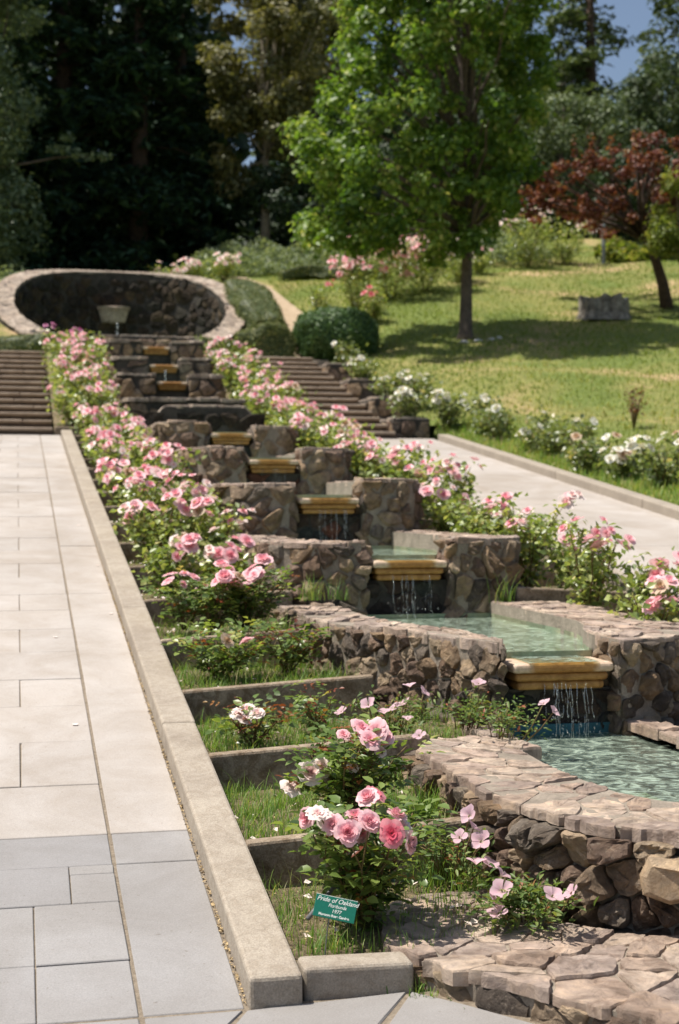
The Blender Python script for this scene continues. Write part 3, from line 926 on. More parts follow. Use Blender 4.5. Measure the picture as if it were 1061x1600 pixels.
def basin(yl, zl, yback, zb, front, label, size, detail, seed, rim=0.13, right_rim=0.0):
    root = empty('stone_basin', (CX, yl + 0.5, zb), label, 'basin', 'stone basins of the cascade')
    if front == 'round':
        oL = [(-1.0, yback - yl), (-1.0, 1.8), (-0.93, 1.35), (-0.72, 0.85), (-0.50, 0.40), (-0.335, 0.03), (-0.315, 0.34)]
        iL = [(-0.60, yback - yl), (-0.60, 1.95), (-0.56, 1.55), (-0.47, 1.12), (-0.36, 0.8), (-0.325, 0.5), (-0.315, 0.38)]
    else:
        oL = [(-0.98, yback - yl), (-0.98, 0.55), (-0.92, 0.27), (-0.74, 0.10), (-0.335, 0.03), (-0.315, 0.34)]
        iL = [(-0.60, yback - yl), (-0.60, 0.75), (-0.57, 0.55), (-0.48, 0.45), (-0.36, 0.42), (-0.315, 0.38)]
    oL = [(CX + a, yl + b) for a, b in oL]; iL = [(CX + a, yl + b) for a, b in iL]
    oR, iR = mirror(oL), mirror(iL)
    if front == 'round':
        oR = [(CX + a, yl + b) for a, b in [(1.14, yback - yl), (1.14, 1.2), (1.08, 0.70), (0.92, 0.34), (0.62, 0.12), (0.335, 0.03), (0.315, 0.34)]]
        iR = [(CX + a, yl + b) for a, b in [(0.62, yback - yl), (0.62, 1.6), (0.60, 1.3), (0.52, 1.0), (0.40, 0.72), (0.335, 0.5), (0.315, 0.38)]]
    for side in (0, 1):
        A = Poly(oL if not side else oR); B = Poly(iL if not side else iR)
        zt = zl + rim + (right_rim if side else 0)
        core_band(root, A, B, zb, zt - 0.007, 'mortar')
        sg = 1.0 if not side else -1.0
        lay(root, 'stone', (lambda s, v, d, m=wall_map(A, zb, sg): m(s, v, d - 0.014)), A.L, zt - 0.02 - zb, size * 0.78, 'rock', seed + side * 7, 0.05, 0.007, detail, 1.25, 0.35, wob=0.7, mats=('rock_tan', 0.05))
        f, W = band_map(A, B, zt - 0.02)
        lay(root, 'coping_stone', ragged(f, W, 0.018, seed), A.L, W, size * 1.0, 'flag', seed + 3 + side * 5, 0.019, 0.008, detail, 1.4, 0.05, wob=0.45, flatten=True)
    # wet wall below the spout
    S_ = Poly([(CX - 0.32, yl + 0.13), (CX + 0.32, yl + 0.13)])
    T_ = Poly([(CX - 0.32, yl + 0.34), (CX + 0.32, yl + 0.34)])
    core_band(root, S_, T_, zb, zl - 0.15, 'mortar_dark', 4)
    lay(root, 'wet_stone', wall_map(S_, zb, 1.0), S_.L, zl - 0.155 - zb, size * 0.85, 'rock_wet', seed + 11, 0.02, 0.008, 1)
    spout(root, CX, yl, zl)
    inner = iL + [(CX - 0.28, yl + 0.3)] + [(CX + 0.28, yl + 0.3)] + list(reversed(iR))
    pool(inner, zl + 0.004, 0.22, root=root)
    wf = mesh_obj('water_film', [(CX - 0.2, yl - 0.004, zl + 0.005), (CX + 0.2, yl - 0.004, zl + 0.005), (CX + 0.2, yl + 0.3, zl + 0.007), (CX - 0.2, yl + 0.3, zl + 0.007)], [(0, 1, 2, 3)], 'water', root)
    return root

def cascade():
    # lowest pool
    root = empty('stone_basin', (CX, 5.6, 0), 'wide lowest stone basin with broad flagstone rim, nearest the camera', 'basin', 'stone basins of the cascade')
    oL = [(2.30, 6.78), (1.98, 6.74), (1.87, 6.50), (1.865, 5.9), (1.875, 5.45), (1.945, 5.05), (2.08, 4.78), (2.35, 4.58), (2.60, 4.52), (2.85, 4.50)]
    iL = [(2.42, 6.50), (2.37, 6.46), (2.325, 6.34), (2.31, 6.0), (2.32, 5.70), (2.36, 5.36), (2.46, 5.16), (2.58, 5.07), (2.70, 5.04), (2.85, 5.03)]
    zt = 0.43
    for side in (0, 1):
        A = Poly(oL if not side else mirror(oL)); B = Poly(iL if not side else mirror(iL))
        core_band(root, A, B, -0.05, zt - 0.007, 'mortar')
        sg = 1.0 if not side else -1.0
        keep = (lambda s, v: s > 0.25)
        lay(root, 'stone', (lambda s, v, d, m=wall_map(A, 0.02, sg, -0.09): m(s, v, d - 0.012)), A.L, 0.375, 0.105, 'rock', 21 + side, 0.06, 0.008, 2, 1.3, 0.4, keep, wob=0.8, mats=('rock_tan', 0.10))
        f, W = band_map(A, B, zt - 0.02)
        lay(root, 'coping_stone', ragged(f, W, 0.035, 3), A.L, W, 0.15, 'flag', 31 + side, 0.019, 0.008, 2, 1.4, 0.05, wob=0.5, flatten=True)
        if side == 0: inner = list(iL)
        else: inner = inner + list(reversed(mirror(iL)))[1:]
    core_band(root, Poly([(2.36, 6.42), (2.36, 7.3)]), Poly([(2.42, 6.42), (2.42, 7.3)]), 0, 0.40, 'mortar', 2, name='pool_side')
    core_band(root, Poly([(3.34, 6.42), (3.34, 7.3)]), Poly([(3.28, 6.42), (3.28, 7.3)]), 0, 0.40, 'mortar', 2, name='pool_side')
    core_band(root, Poly([(2.45, 7.235), (3.25, 7.235)]), Poly([(2.45, 7.25), (3.25, 7.25)]), 0.1, 0.40, 'pool_blue', 2, name='pool_back')
    for sx in (2.39, 3.31):
        f, W = band_map(Poly([(sx - 0.1, 6.40), (sx - 0.1, 7.2)]), Poly([(sx + 0.06, 6.40), (sx + 0.06, 7.2)]), 0.40)
        lay(root, 'coping_stone', f, 0.8, W, 0.15, 'flag', 77, 0.02, 0.004, 2, 1.4, 0.05, wob=0.5, flatten=True)
    inner = [(2.42, 7.27)] + inner + [(3.28, 7.27)]
    pool(inner, 0.345, 0.3, root=root)
    # low curved step in front
    st = empty('stone_step', (CX, 3.9, 0), 'low curved flagstone step in front of the lowest basin', 'step')
    o2 = [(1.90, 5.24), (1.55, 5.27), (1.40, 5.22), (1.31, 5.0), (1.26, 4.70), (1.285, 4.55), (1.40, 4.42), (1.52, 4.27), (1.66, 4.08), (1.83, 3.82), (2.05, 3.55), (2.4, 3.33), (2.85, 3.25)]
    i2 = [(1.98, 5.22), (1.90, 5.20), (1.86, 5.15), (1.84, 5.08), (1.84, 5.0), (1.86, 4.9), (1.93, 4.80), (2.0, 4.72), (2.1, 4.64), (2.25, 4.57), (2.45, 4.5), (2.65, 4.47), (2.85, 4.46)]
    for side in (0, 1):
        A = Poly(o2 if not side else mirror(o2)); B = Poly(i2 if not side else mirror(i2))
        sg = 1.0 if not side else -1.0
        core_band(st, A, B, -0.1, 0.071, 'mortar')
        lay(st, 'stone', wall_map(A, -0.055, sg), A.L, 0.115, 0.115, 'rock', 41 + side, 0.035, 0.008, 2, 2.0, 0.3, wob=0.5, mats=('rock_tan', 0.3))
        f, W = band_map(A, B, 0.068)
        lay(st, 'flagstone', ragged(f, W, 0.03, 4), A.L, W, 0.15, 'flag', 51 + side, 0.016, 0.008, 2, 1.45, 0.05, wob=0.6, flatten=True)
    tag(st, None)
    # one pale block proud of the lowest wall
    A = Poly(oL)
    mp = wall_map(A, 0.02, 1.0, -0.09)
    s0 = A.L - 0.70
    pts = [(s0 + a, v) for a, v in ((0, 0.20), (0.09, 0.175), (0.19, 0.21), (0.20, 0.30), (0.16, 0.325), (0.02, 0.335), (-0.01, 0.27))]
    V = [mp(a, v, 0.0) for a, v in pts] + [mp(a, v, 0.085) for a, v in pts] + [mp(s0 + 0.10 + (a - s0 - 0.10) * 0.75, 0.26 + (v - 0.26) * 0.7, 0.105 + 0.02 * i % 0.03) for i, (a, v) in enumerate(pts)]
    n = len(pts)
    F = [tuple(range(2 * n, 3 * n))] + [(r * n + i, r * n + (i + 1) % n, (r + 1) * n + (i + 1) % n, (r + 1) * n + i) for r in range(2) for i in range(n)]
    mesh_obj('pale_stone', V, F, 'rock_tan', root)
    labels = ['rounded stone basin behind the grass mound, its spout pouring into the lowest pool',
              'second stone basin up, its spout framed by square dark blocks, blue water inside',
              'third stone basin up the cascade, reddish wet stones under its spout',
              'fourth stone basin up the cascade, with one big round tan boulder',
              'fifth stone basin up the cascade, in front of the trapezoid wall']
    backs = [10.18, 12.97, 15.92, 19.17, 21.9]
    prevw = 0.30
    for i, (y, z) in enumerate(LIPS):
        basin(y, z, backs[i], prevw - 0.12, 'round' if i == 0 else 'square', labels[i], (0.15, 0.17, 0.2, 0.24, 0.26)[i], 2 if i == 0 else 1, 100 + 20 * i, rim=(0.12, 0.14, 0.14, 0.15, 0.17)[i], right_rim=(0, 0.03, 0.05, 0.0, -0.05)[i])
        streams(CX, y - 0.005, z - 0.10, prevw + 0.02, 0.30, (17, 13, 9, 6, 4)[i], 60 + i, 'water threads falling from the %s spout of the cascade' % ORD[i], i < 2)
        prevw = z
    # trapezoid wall behind the fifth basin
    tz = empty('stone_wall', (CX, 22, 2.4), 'dark trapezoid stone wall behind the fifth basin', 'wall')
    A = Poly([(CX - 0.98, 21.95), (CX + 0.95, 21.95)]); B = Poly([(CX - 0.98, 22.25), (CX + 0.95, 22.25)])
    def tzt(x, y):
        u = (x - CX) / 0.97
        return 2.72 + 0.40 * min(1, (1 - abs(u)) / 0.35)
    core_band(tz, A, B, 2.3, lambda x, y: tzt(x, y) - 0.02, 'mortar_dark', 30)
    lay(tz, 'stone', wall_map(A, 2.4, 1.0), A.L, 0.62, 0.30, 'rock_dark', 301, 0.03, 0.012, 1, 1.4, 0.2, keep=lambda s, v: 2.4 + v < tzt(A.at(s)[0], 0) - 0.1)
    f, W = band_map(A, B, lambda x, y: tzt(x, y) - 0.01)
    lay(tz, 'coping_stone', f, A.L, W, 0.25, 'coping', 302, 0.025, 0.008, 1, 1.5, 0.05, flatten=True)
    # upper basins
    def block(yl, zl, yb, zb, lab, seed, lip=True, wl=1.0, wr=0.95, topz=0.14):
        root = empty('stone_basin', (CX, yl, zb), lab, 'basin', 'stone basins of the cascade')
        for side in (-1, 1):
            w_ = wl if side < 0 else wr
            g = 0.30 if lip else 0.0
            ol = [(CX - w_, yb), (CX - w_, yl + 0.1), (CX - w_ + 0.08, yl), (CX - g, yl)]
            il = [(CX - w_ + 0.35, yb), (CX - w_ + 0.35, yl + 0.5), (CX - w_ + 0.36, yl + 0.36), (CX - g, yl + 0.36)]
            if side > 0: ol, il = mirror(ol), mirror(il)
            A, B = Poly(ol), Poly(il)
            zt = zl + topz
            core_band(root, A, B, zb, zt - 0.03, 'mortar_dark')
            lay(root, 'stone', wall_map(A, zb, -side), A.L, zt - 0.08 - zb, 0.24, 'rock', seed + side, 0.04, 0.012, 1, 1.3, 0.3)
            f, W = band_map(A, B, zt - 0.02)
            lay(root, 'coping_stone', lambda s, w, d, f=f, W=W: f(s, w * (1 + 0.05 / W) - 0.05, d), A.L, W, 0.27, 'coping', seed + 5 + side, 0.03, 0.01, 1, 1.3, 0.08, flatten=True)
        if lip:
            S_ = Poly([(CX - 0.3, yl + 0.13), (CX + 0.3, yl + 0.13)]); T_ = Poly([(CX - 0.3, yl + 0.34), (CX + 0.3, yl + 0.34)])
            core_band(root, S_, T_, zb, zl - 0.15, 'mortar_dark', 4)
            spout(root, CX, yl - 0.02, zl)
            pool([(CX - wl + 0.33, yb), (CX - wl + 0.33, yl + 0.36), (CX - 0.28, yl + 0.3), (CX + 0.28, yl + 0.3), (CX + wr - 0.33, yl + 0.36), (CX + wr - 0.33, yb)], zl + 0.003, 0.2, root=root)
        return root
    block(24.4, 3.30, 26.75, 2.5, 'low rough stone wall just above the trapezoid wall', 320, False, 1.02, 1.0, 0.12)
    block(26.7, 3.90, 28.3, 3.1, 'sixth stone basin up, lowest of the three close steps under the round niche', 340)
    block(28.25, 4.37, 29.9, 3.6, 'seventh stone basin up, middle of the three close steps under the round niche', 360)
    block(29.85, 4.90, 32.4, 4.1, 'topmost stepped stone basin below the round niche', 380, True, 1.05, 1.0, 0.13)
    A = Poly([(CX - 1.2, 32.2), (CX + 1.1, 32.2)]); B = Poly([(CX - 1.2, 32.6), (CX + 1.1, 32.6)])
    bk = empty('stone_wall', (CX, 32.4, 4.6), 'low stone wall closing the topmost basin in front of the round niche', 'wall')
    core_band(bk, A, B, 4.6, 5.38, 'mortar_dark', 6)
    lay(bk, 'stone', wall_map(A, 4.7, 1.0), A.L, 0.64, 0.24, 'rock', 399, 0.04, 0.012, 1)
    f, W = band_map(A, B, 5.38)
    lay(bk, 'coping_stone', f, A.L, W, 0.27, 'coping', 398, 0.03, 0.01, 1, 1.3, 0.08, flatten=True)
    streams(CX, 28.2, 4.26, 3.95, 0.05, 2, 70, 'thin white water thread between the three upper spouts', False, 0.02)
cascade()

# ------------------------------------------------------------------ round niche
def niche():
    root = empty('fountain_niche', (RING[0], RING[1], 4.9), 'round dark stone niche with pale sloping coping at the top of the stairs', 'niche')
    def zc(x, y):
        p, q = 8.36 + 0.17 * (y - 41.5), 5.30 + 0.535 * (y - 35.35)
        h = max(0.0, 0.45 - abs(p - q)) / 0.45
        return min(p, q) - h * h * 0.11
    a0, a1 = R(-90 + 22), R(270 - 22)
    n = 72
    def arc(r): return [(RING[0] + r * math.cos(a0 + (a1 - a0) * i / n), RING[1] + r * math.sin(a0 + (a1 - a0) * i / n)) for i in range(n + 1)]
    A, B = Poly(arc(3.36), 0.3), Poly(arc(2.84), 0.3)
    core_band(root, A, B, 4.5, lambda x, y: zc(x, y) - 0.012, 'mortar_dark', 90)
    f, W = band_map(A, B, lambda x, y: zc(x, y) - 0.02)
    lay(root, 'coping_stone', lambda s, w, d: f(s, w * 1.1 - 0.03, d), A.L, W, 0.26, 'coping', 411, 0.016, 0.004, 1, 1.3, 0.05, flatten=True)
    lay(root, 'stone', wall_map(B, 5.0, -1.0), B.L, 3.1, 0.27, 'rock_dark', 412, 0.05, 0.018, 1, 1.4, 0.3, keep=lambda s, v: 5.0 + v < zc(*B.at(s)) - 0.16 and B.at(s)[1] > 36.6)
    lay(root, 'outer_stone', wall_map(A, 4.9, 1.0), A.L, 0.8, 0.3, 'rock', 413, 0.04, 0.012, 1, 1.4, 0.2, keep=lambda s, v: A.at(s)[1] < 36.5 and 4.9 + v < zc(*A.at(s)) - 0.1)
    # trough spout on the back wall
    y = 41.45; x = 2.72; z = 7.25
    V = []
    prof = [(-0.46, 0.02), (-0.30, 0.03), (0, 0.0), (0.30, 0.03), (0.46, 0.02)]
    for zz, k, dy in ((0.0, 1.0, 0.0), (-0.07, 0.97, 0.03), (-0.09, 0.9, 0.06), (-0.42, 0.72, 0.18)):
        for px, dz in prof:
            V.append((x + px * k, y - 0.45 + dy + 0.12 * (abs(px) / 0.46) ** 2, z + zz + dz))
    for zz, k in ((-0.42, 0.72), (0.0, 1.0)):
        for px, dz in prof:
            V.append((x + px * k, y + 0.1, z + zz + dz))
    F = []
    for r in range(5):
        for i in range(4):
            F.append((r * 5 + i, r * 5 + i + 1, r * 5 + i + 6, r * 5 + i + 5))
    F += [(0, 1, 2, 3, 4, 29, 28, 27, 26, 25), (0, 5, 10, 15, 20, 25), (4, 29, 24, 19, 14, 9)]
    mesh_obj('trough_spout', V, F, 'coping', root)
    streams(2.80, 40.95, 6.8, 5.3, 0.03, 2, 71, 'white water jet falling from the trough spout in the round niche', False, 0.03)
    fl = mesh_obj('pool_water', [(RING[0] + 2.8 * math.cos(R(10 * i)), RING[1] + 2.8 * math.sin(R(10 * i)), 5.05) for i in range(36)], [tuple(range(36))], 'water')
    tag(fl, kind='structure')
niche()

# stepped walls beside the right stairs
def side_walls():
    spec = [(24.6, 26.2, 3.16, 6.58, 7.25), (26.2, 28.0, 3.64, 6.58, 7.25), (28.0, 29.8, 4.14, 6.54, 7.15), (29.8, 31.6, 4.64, 6.50, 7.05)]
    names = ['lowest', 'second', 'third', 'topmost']
    for i, (y0, y1, zt, x0, x1) in enumerate(spec):
        root = empty('retaining_wall', (x0 + 0.5, y0, zt - 0.6), '%s of the stepped stone walls edging the right stairs' % names[i], 'wall', 'stepped walls beside the right stairs')
        A = Poly([(x0, y1), (x0, y0), (x1, y0)]); B = Poly([(x0 + 0.3, y1), (x0 + 0.3, y0 + 0.3), (x1, y0 + 0.3)])
        zb = zt - 0.85
        core_band(root, A, B, zb, zt - 0.03, 'mortar_dark', 20)
        lay(root, 'stone', wall_map(A, zb, 1.0), A.L, 0.79, 0.2, 'rock', 500 + i, 0.03, 0.012, 1, 1.5, 0.2)
        f, W = band_map(A, B, zt - 0.02)
        lay(root, 'coping_stone', f, A.L, W, 0.28, 'coping', 510 + i, 0.03, 0.01, 1, 1.3, 0.05, flatten=True)
        soil_patch(root, x0 + 0.28, x1 + 0.3, y0 + 0.25, y1 + 0.2, zt - 0.12, zt - 0.05, 5, 5, 600 + i)
side_walls()

# ------------------------------------------------------------------ foliage helpers
def unit(n):
    v = RNG.normal(size=(n, 3))
    return v / np.linalg.norm(v, axis=1)[:, None]

def frame_from(nv):
    up = np.where(np.abs(nv[:, 2:3]) > 0.92, np.array([[1.0, 0, 0]]), np.array([[0, 0, 1.0]]))
    a = np.cross(up, nv); a /= np.linalg.norm(a, axis=1)[:, None]
    b = np.cross(nv, a)
    return a, b

def quads(name, P, nv, size, mat, parent=None, aspect=0.6, rnd=None, spin=True):
    """diamond-shaped leaves with a slight fold."""
    n = len(P)
    a, b = frame_from(nv)
    if spin:
        t = RNG.uniform(0, 2 * np.pi, n)[:, None]
        a, b = a * np.cos(t) + b * np.sin(t), b * np.cos(t) - a * np.sin(t)
    s = np.asarray(size).reshape(-1, 1) if np.ndim(size) else np.full((n, 1), size)
    base = P - a * s * 0.5; tip = P + a * s * 0.5 - nv * s * 0.08
    l = P + b * s * aspect * 0.5 + nv * s * 0.10 - a * s * 0.08; r = P - b * s * aspect * 0.5 + nv * s * 0.10 - a * s * 0.08
    V = np.stack([base, r, tip, l], 1).reshape(-1, 3)
    i = np.arange(n)[:, None] * 4
    F = np.concatenate([np.concatenate([i, i + 1, i + 2], 1), np.concatenate([i, i + 2, i + 3], 1)], 0)
    rn = RNG.random(n) if rnd is None else np.clip(rnd, 0, 1)
    return fast_mesh(name, V, F, mat, parent, np.concatenate([rn, rn]))

def leaflets(P, d, nv, s, rn, acc, width=0.62):
    """append 8-vertex folded leaves: base P, direction d, normal nv."""
    n = len(P)
    side = np.cross(nv, d); side /= (np.linalg.norm(side, axis=1)[:, None] + 1e-9)
    s = s[:, None]
    m1 = P + d * s * 0.35 - nv * s * 0.03; m2 = P + d * s * 0.7 - nv * s * 0.07; t = P + d * s - nv * s * 0.16
    w1 = width * 0.46; w2 = width * 0.40
    l1 = m1 + side * s * w1 + nv * s * 0.10; r1 = m1 - side * s * w1 + nv * s * 0.10
    l2 = m2 + side * s * w2 + nv * s * 0.06; r2 = m2 - side * s * w2 + nv * s * 0.06
    V = np.stack([P, m1, m2, t, l1, l2, r1, r2], 1).reshape(-1, 3)
    i = np.arange(n)[:, None] * 8 + acc['n']
    tri = [(0, 1, 4), (0, 6, 1), (1, 2, 5), (1, 5, 4), (1, 6, 7), (1, 7, 2), (2, 3, 5), (2, 7, 3)]
    F = np.concatenate([np.concatenate([i + q for q in tq], 1) for tq in tri], 0)
    acc['V'].append(V); acc['F'].append(F); acc['r'].append(np.tile(rn, len(tri))); acc['n'] += n * 8

def acc_new(): return {'V': [], 'F': [], 'r': [], 'n': 0}
def acc_build(acc, name, mat, parent):
    if not acc['V']: return None
    return fast_mesh(name, np.concatenate(acc['V']), np.concatenate(acc['F']), mat, parent, np.concatenate(acc['r']))

def blades(name, P, h, wid, mat, lean=0.5, rnd=None, seg=3, parent=None):
    """bent grass blades."""
    n = len(P)
    an = RNG.uniform(0, 2 * np.pi, n)
    dirv = np.stack([np.cos(an), np.sin(an), np.zeros(n)], 1)
    side = np.stack([-np.sin(an), np.cos(an), np.zeros(n)], 1)
    ln = RNG.uniform(0.15, 1.0, n)[:, None] * lean
    h = np.asarray(h).reshape(-1, 1)
    rows = []
    for k in range(seg + 1):
        t = k / seg
        c = P + dirv * h * ln * t * t + np.array([0, 0, 1.0]) * h * (t - 0.35 * ln * t * t)
        ww = wid * (1 - t) ** 0.7 * 0.5
        if k < seg: rows += [c - side * ww, c + side * ww]
        else: rows += [c]
    m = len(rows)
    V = np.stack(rows, 1).reshape(-1, 3)
    i = np.arange(n)[:, None] * m
    tris = []
    for k in range(seg - 1):
        a = 2 * k
        tris += [(a, a + 1, a + 3), (a, a + 3, a + 2)]
    a = 2 * (seg - 1)
    tris.append((a, a + 1, a + 2))
    F = np.concatenate([np.concatenate([i + q for q in t], 1) for t in tris], 0)
    rn = RNG.random(n) if rnd is None else rnd
    return fast_mesh(name, V, F, mat, parent, np.tile(rn, len(tris)))

# ------------------------------------------------------------------ blooms
def bloom_mesh(name, mat, layers, seed, nu=3, nv=3, ruffle=0.12, open_=1.0):
    rnd = random.Random(seed)
    V = []; F = []; Rr = []
    L = len(layers)
    for k, (cnt, rad, hgt, flare) in enumerate(layers):
        ph = rnd.uniform(0, 6.28)
        for p in range(cnt):
            a0 = ph + 2 * math.pi * p / cnt + rnd.uniform(-0.2, 0.2)
            half = math.pi / cnt * rnd.uniform(1.15, 1.5)
            sc = rnd.uniform(0.85, 1.12)
            b = len(V)
            for j in range(nv + 1):
                v = j / nv
                for i in range(nu + 1):
                    u = 2 * i / nu - 1
                    wd = math.sin(min(1, 0.25 + v * 0.9) * math.pi * 0.5)
                    vv = v * (1 - 0.10 * u * u)
                    r = rad * sc * (0.12 + 0.88 * vv ** 0.75) * (1 + flare * vv ** 3 * 0.35)
                    z = hgt * sc * (vv ** (1.1 + 0.5 * open_)) - flare * 0.25 * rad * vv ** 4
                    r *= 1 - 0.10 * u * u * (1 - flare)
                    r += rad * ruffle * vv * math.sin(u * 4 + p * 2.3 + k) * 0.5
                    z += rad * ruffle * vv * math.cos(u * 5 + p * 1.7 + k * 2) * 0.7
                    a = a0 + u * half * wd
                    V.append((r * math.cos(a), r * math.sin(a), z))
            for j in range(nv):
                for i in range(nu):
                    q = b + j * (nu + 1) + i
                    F.append((q, q + 1, q + nu + 2, q + nu + 1))
                    Rr.append(min(1, max(0, (k / max(1, L - 1)) * 0.75 + 0.25 * (j / nv) + rnd.uniform(-0.08, 0.08))))
    me = bpy.data.meshes.new(name)
    me.from_pydata(V, [], F)
    a = me.attributes.new('rnd', 'FLOAT', 'FACE'); a.data.foreach_set('value', np.array(Rr, dtype=np.float32))
    me.polygons.foreach_set('use_smooth', [True] * len(F))
    me.materials.append(MAT[mat])
    return me

NEAR = [(3, 0.22, 0.55, 0), (5, 0.40, 0.58, 0), (6, 0.62, 0.55, 0.2), (6, 0.82, 0.45, 0.5), (7, 1.0, 0.28, 0.9)]
OPEN = [(4, 0.25, 0.25, 0.2), (5, 0.50, 0.28, 0.5), (6, 0.78, 0.24, 0.8), (7, 1.0, 0.14, 1.0)]
MID = [(3, 0.35, 0.6, 0), (5, 0.7, 0.55, 0.2), (6, 1.0, 0.3, 0.8)]
FAR = [(4, 0.6, 0.62, 0), (6, 1.0, 0.35, 0.7)]
def variants(mat, spec, n, nu, nv, seed, **k):
    return [bloom_mesh('bloom', mat, spec, seed + i, nu, nv, **k) for i in range(n)]
BL = {
    'spent': variants('petal_spent', MID, 2, 3, 2, 95, ruffle=0.3),
    'near_pink': variants('petal_pink', NEAR, 3, 4, 4, 1) + variants('petal_pink', OPEN, 2, 4, 4, 11),
    'near_deep': variants('petal_deep', OPEN, 1, 4, 4, 21),
    'near_pale': variants('petal_pale', OPEN, 3, 4, 4, 31, ruffle=0.2) + variants('petal_pale', NEAR, 1, 4, 4, 36),
    'mid_pink': variants('petal_pink', MID, 3, 3, 2, 41) + variants('petal_pale', MID, 1, 3, 2, 46),
    'mid_white': variants('petal_white', MID, 3, 3, 2, 51),
    'far_pink': variants('petal_pink', FAR, 3, 2, 2, 61) + variants('petal_pale', FAR, 1, 2, 2, 66),
    'far_pale': variants('petal_pale', FAR, 3, 2, 2, 71),
    'far_white': variants('petal_white', FAR, 3, 2, 2, 81),
    'far_deep': variants('petal_deep', FAR, 2, 2, 2, 85),
    'far_magenta': variants('petal_magenta', FAR, 2, 2, 2, 91),
}
def primrose_mesh(seed):
    rnd = random.Random(seed)
    V = []; F = []; Rr = []
    for p in range(4):
        a0 = p * math.pi / 2 + rnd.uniform(-0.15, 0.15)
        b = len(V); nu, nv = 4, 4
        for j in range(nv + 1):
            v = j / nv
            for i in range(nu + 1):
                u = 2 * i / nu - 1
                r = 0.03 + (0.5 * v + 0.5 * v * v) * (0.92 + 0.12 * math.cos(u * 2.6)) * (1 - 0.06 * u * u)
                z = 0.70 * v ** 1.2 - 0.16 * v ** 4 + 0.06 * math.sin(u * 5 + p) * v
                a = a0 + u * (0.80 - 0.06 * v)
                V.append((r * math.cos(a), r * math.sin(a), z))
        for j in range(nv):
            for i in range(nu):
                q = b + j * (nu + 1) + i
                F.append((q, q + 1, q + nu + 2, q + nu + 1)); Rr.append(max(0.0, min(1.0, [0.0, 0.5, 0.75, 1.0][j] - (0.2 if i in (1, 2) and j else 0))))
    me = bpy.data.meshes.new('bloom')
    me.from_pydata(V, [], F)
    a = me.attributes.new('rnd', 'FLOAT', 'FACE'); a.data.foreach_set('value', np.array(Rr, dtype=np.float32))
    me.polygons.foreach_set('use_smooth', [True] * len(F))
    me.materials.append(MAT['petal_primrose'])
    return me
BL['primrose'] = [primrose_mesh(i) for i in range(3)]

def add_bloom(root, kind, p, rad, direction, rnd):
    me = rnd.choice(BL[kind])
    o = bpy.data.objects.new('bloom', me)
    link(o, root)
    d = Vector(direction).normalized()
    q = d.to_track_quat('Z', 'Y')
    o.rotation_mode = 'QUATERNION'
    from mathutils import Quaternion
    o.rotation_quaternion = q @ Quaternion((0, 0, 1), rnd.uniform(0, 6.28))
    o.scale = (rad, rad, rad * rnd.uniform(0.85, 1.1))
    o.location = Vector(p) - wloc(root)
    return o

TOCAM = Vector((-0.25, -0.85, 0.45)).normalized()

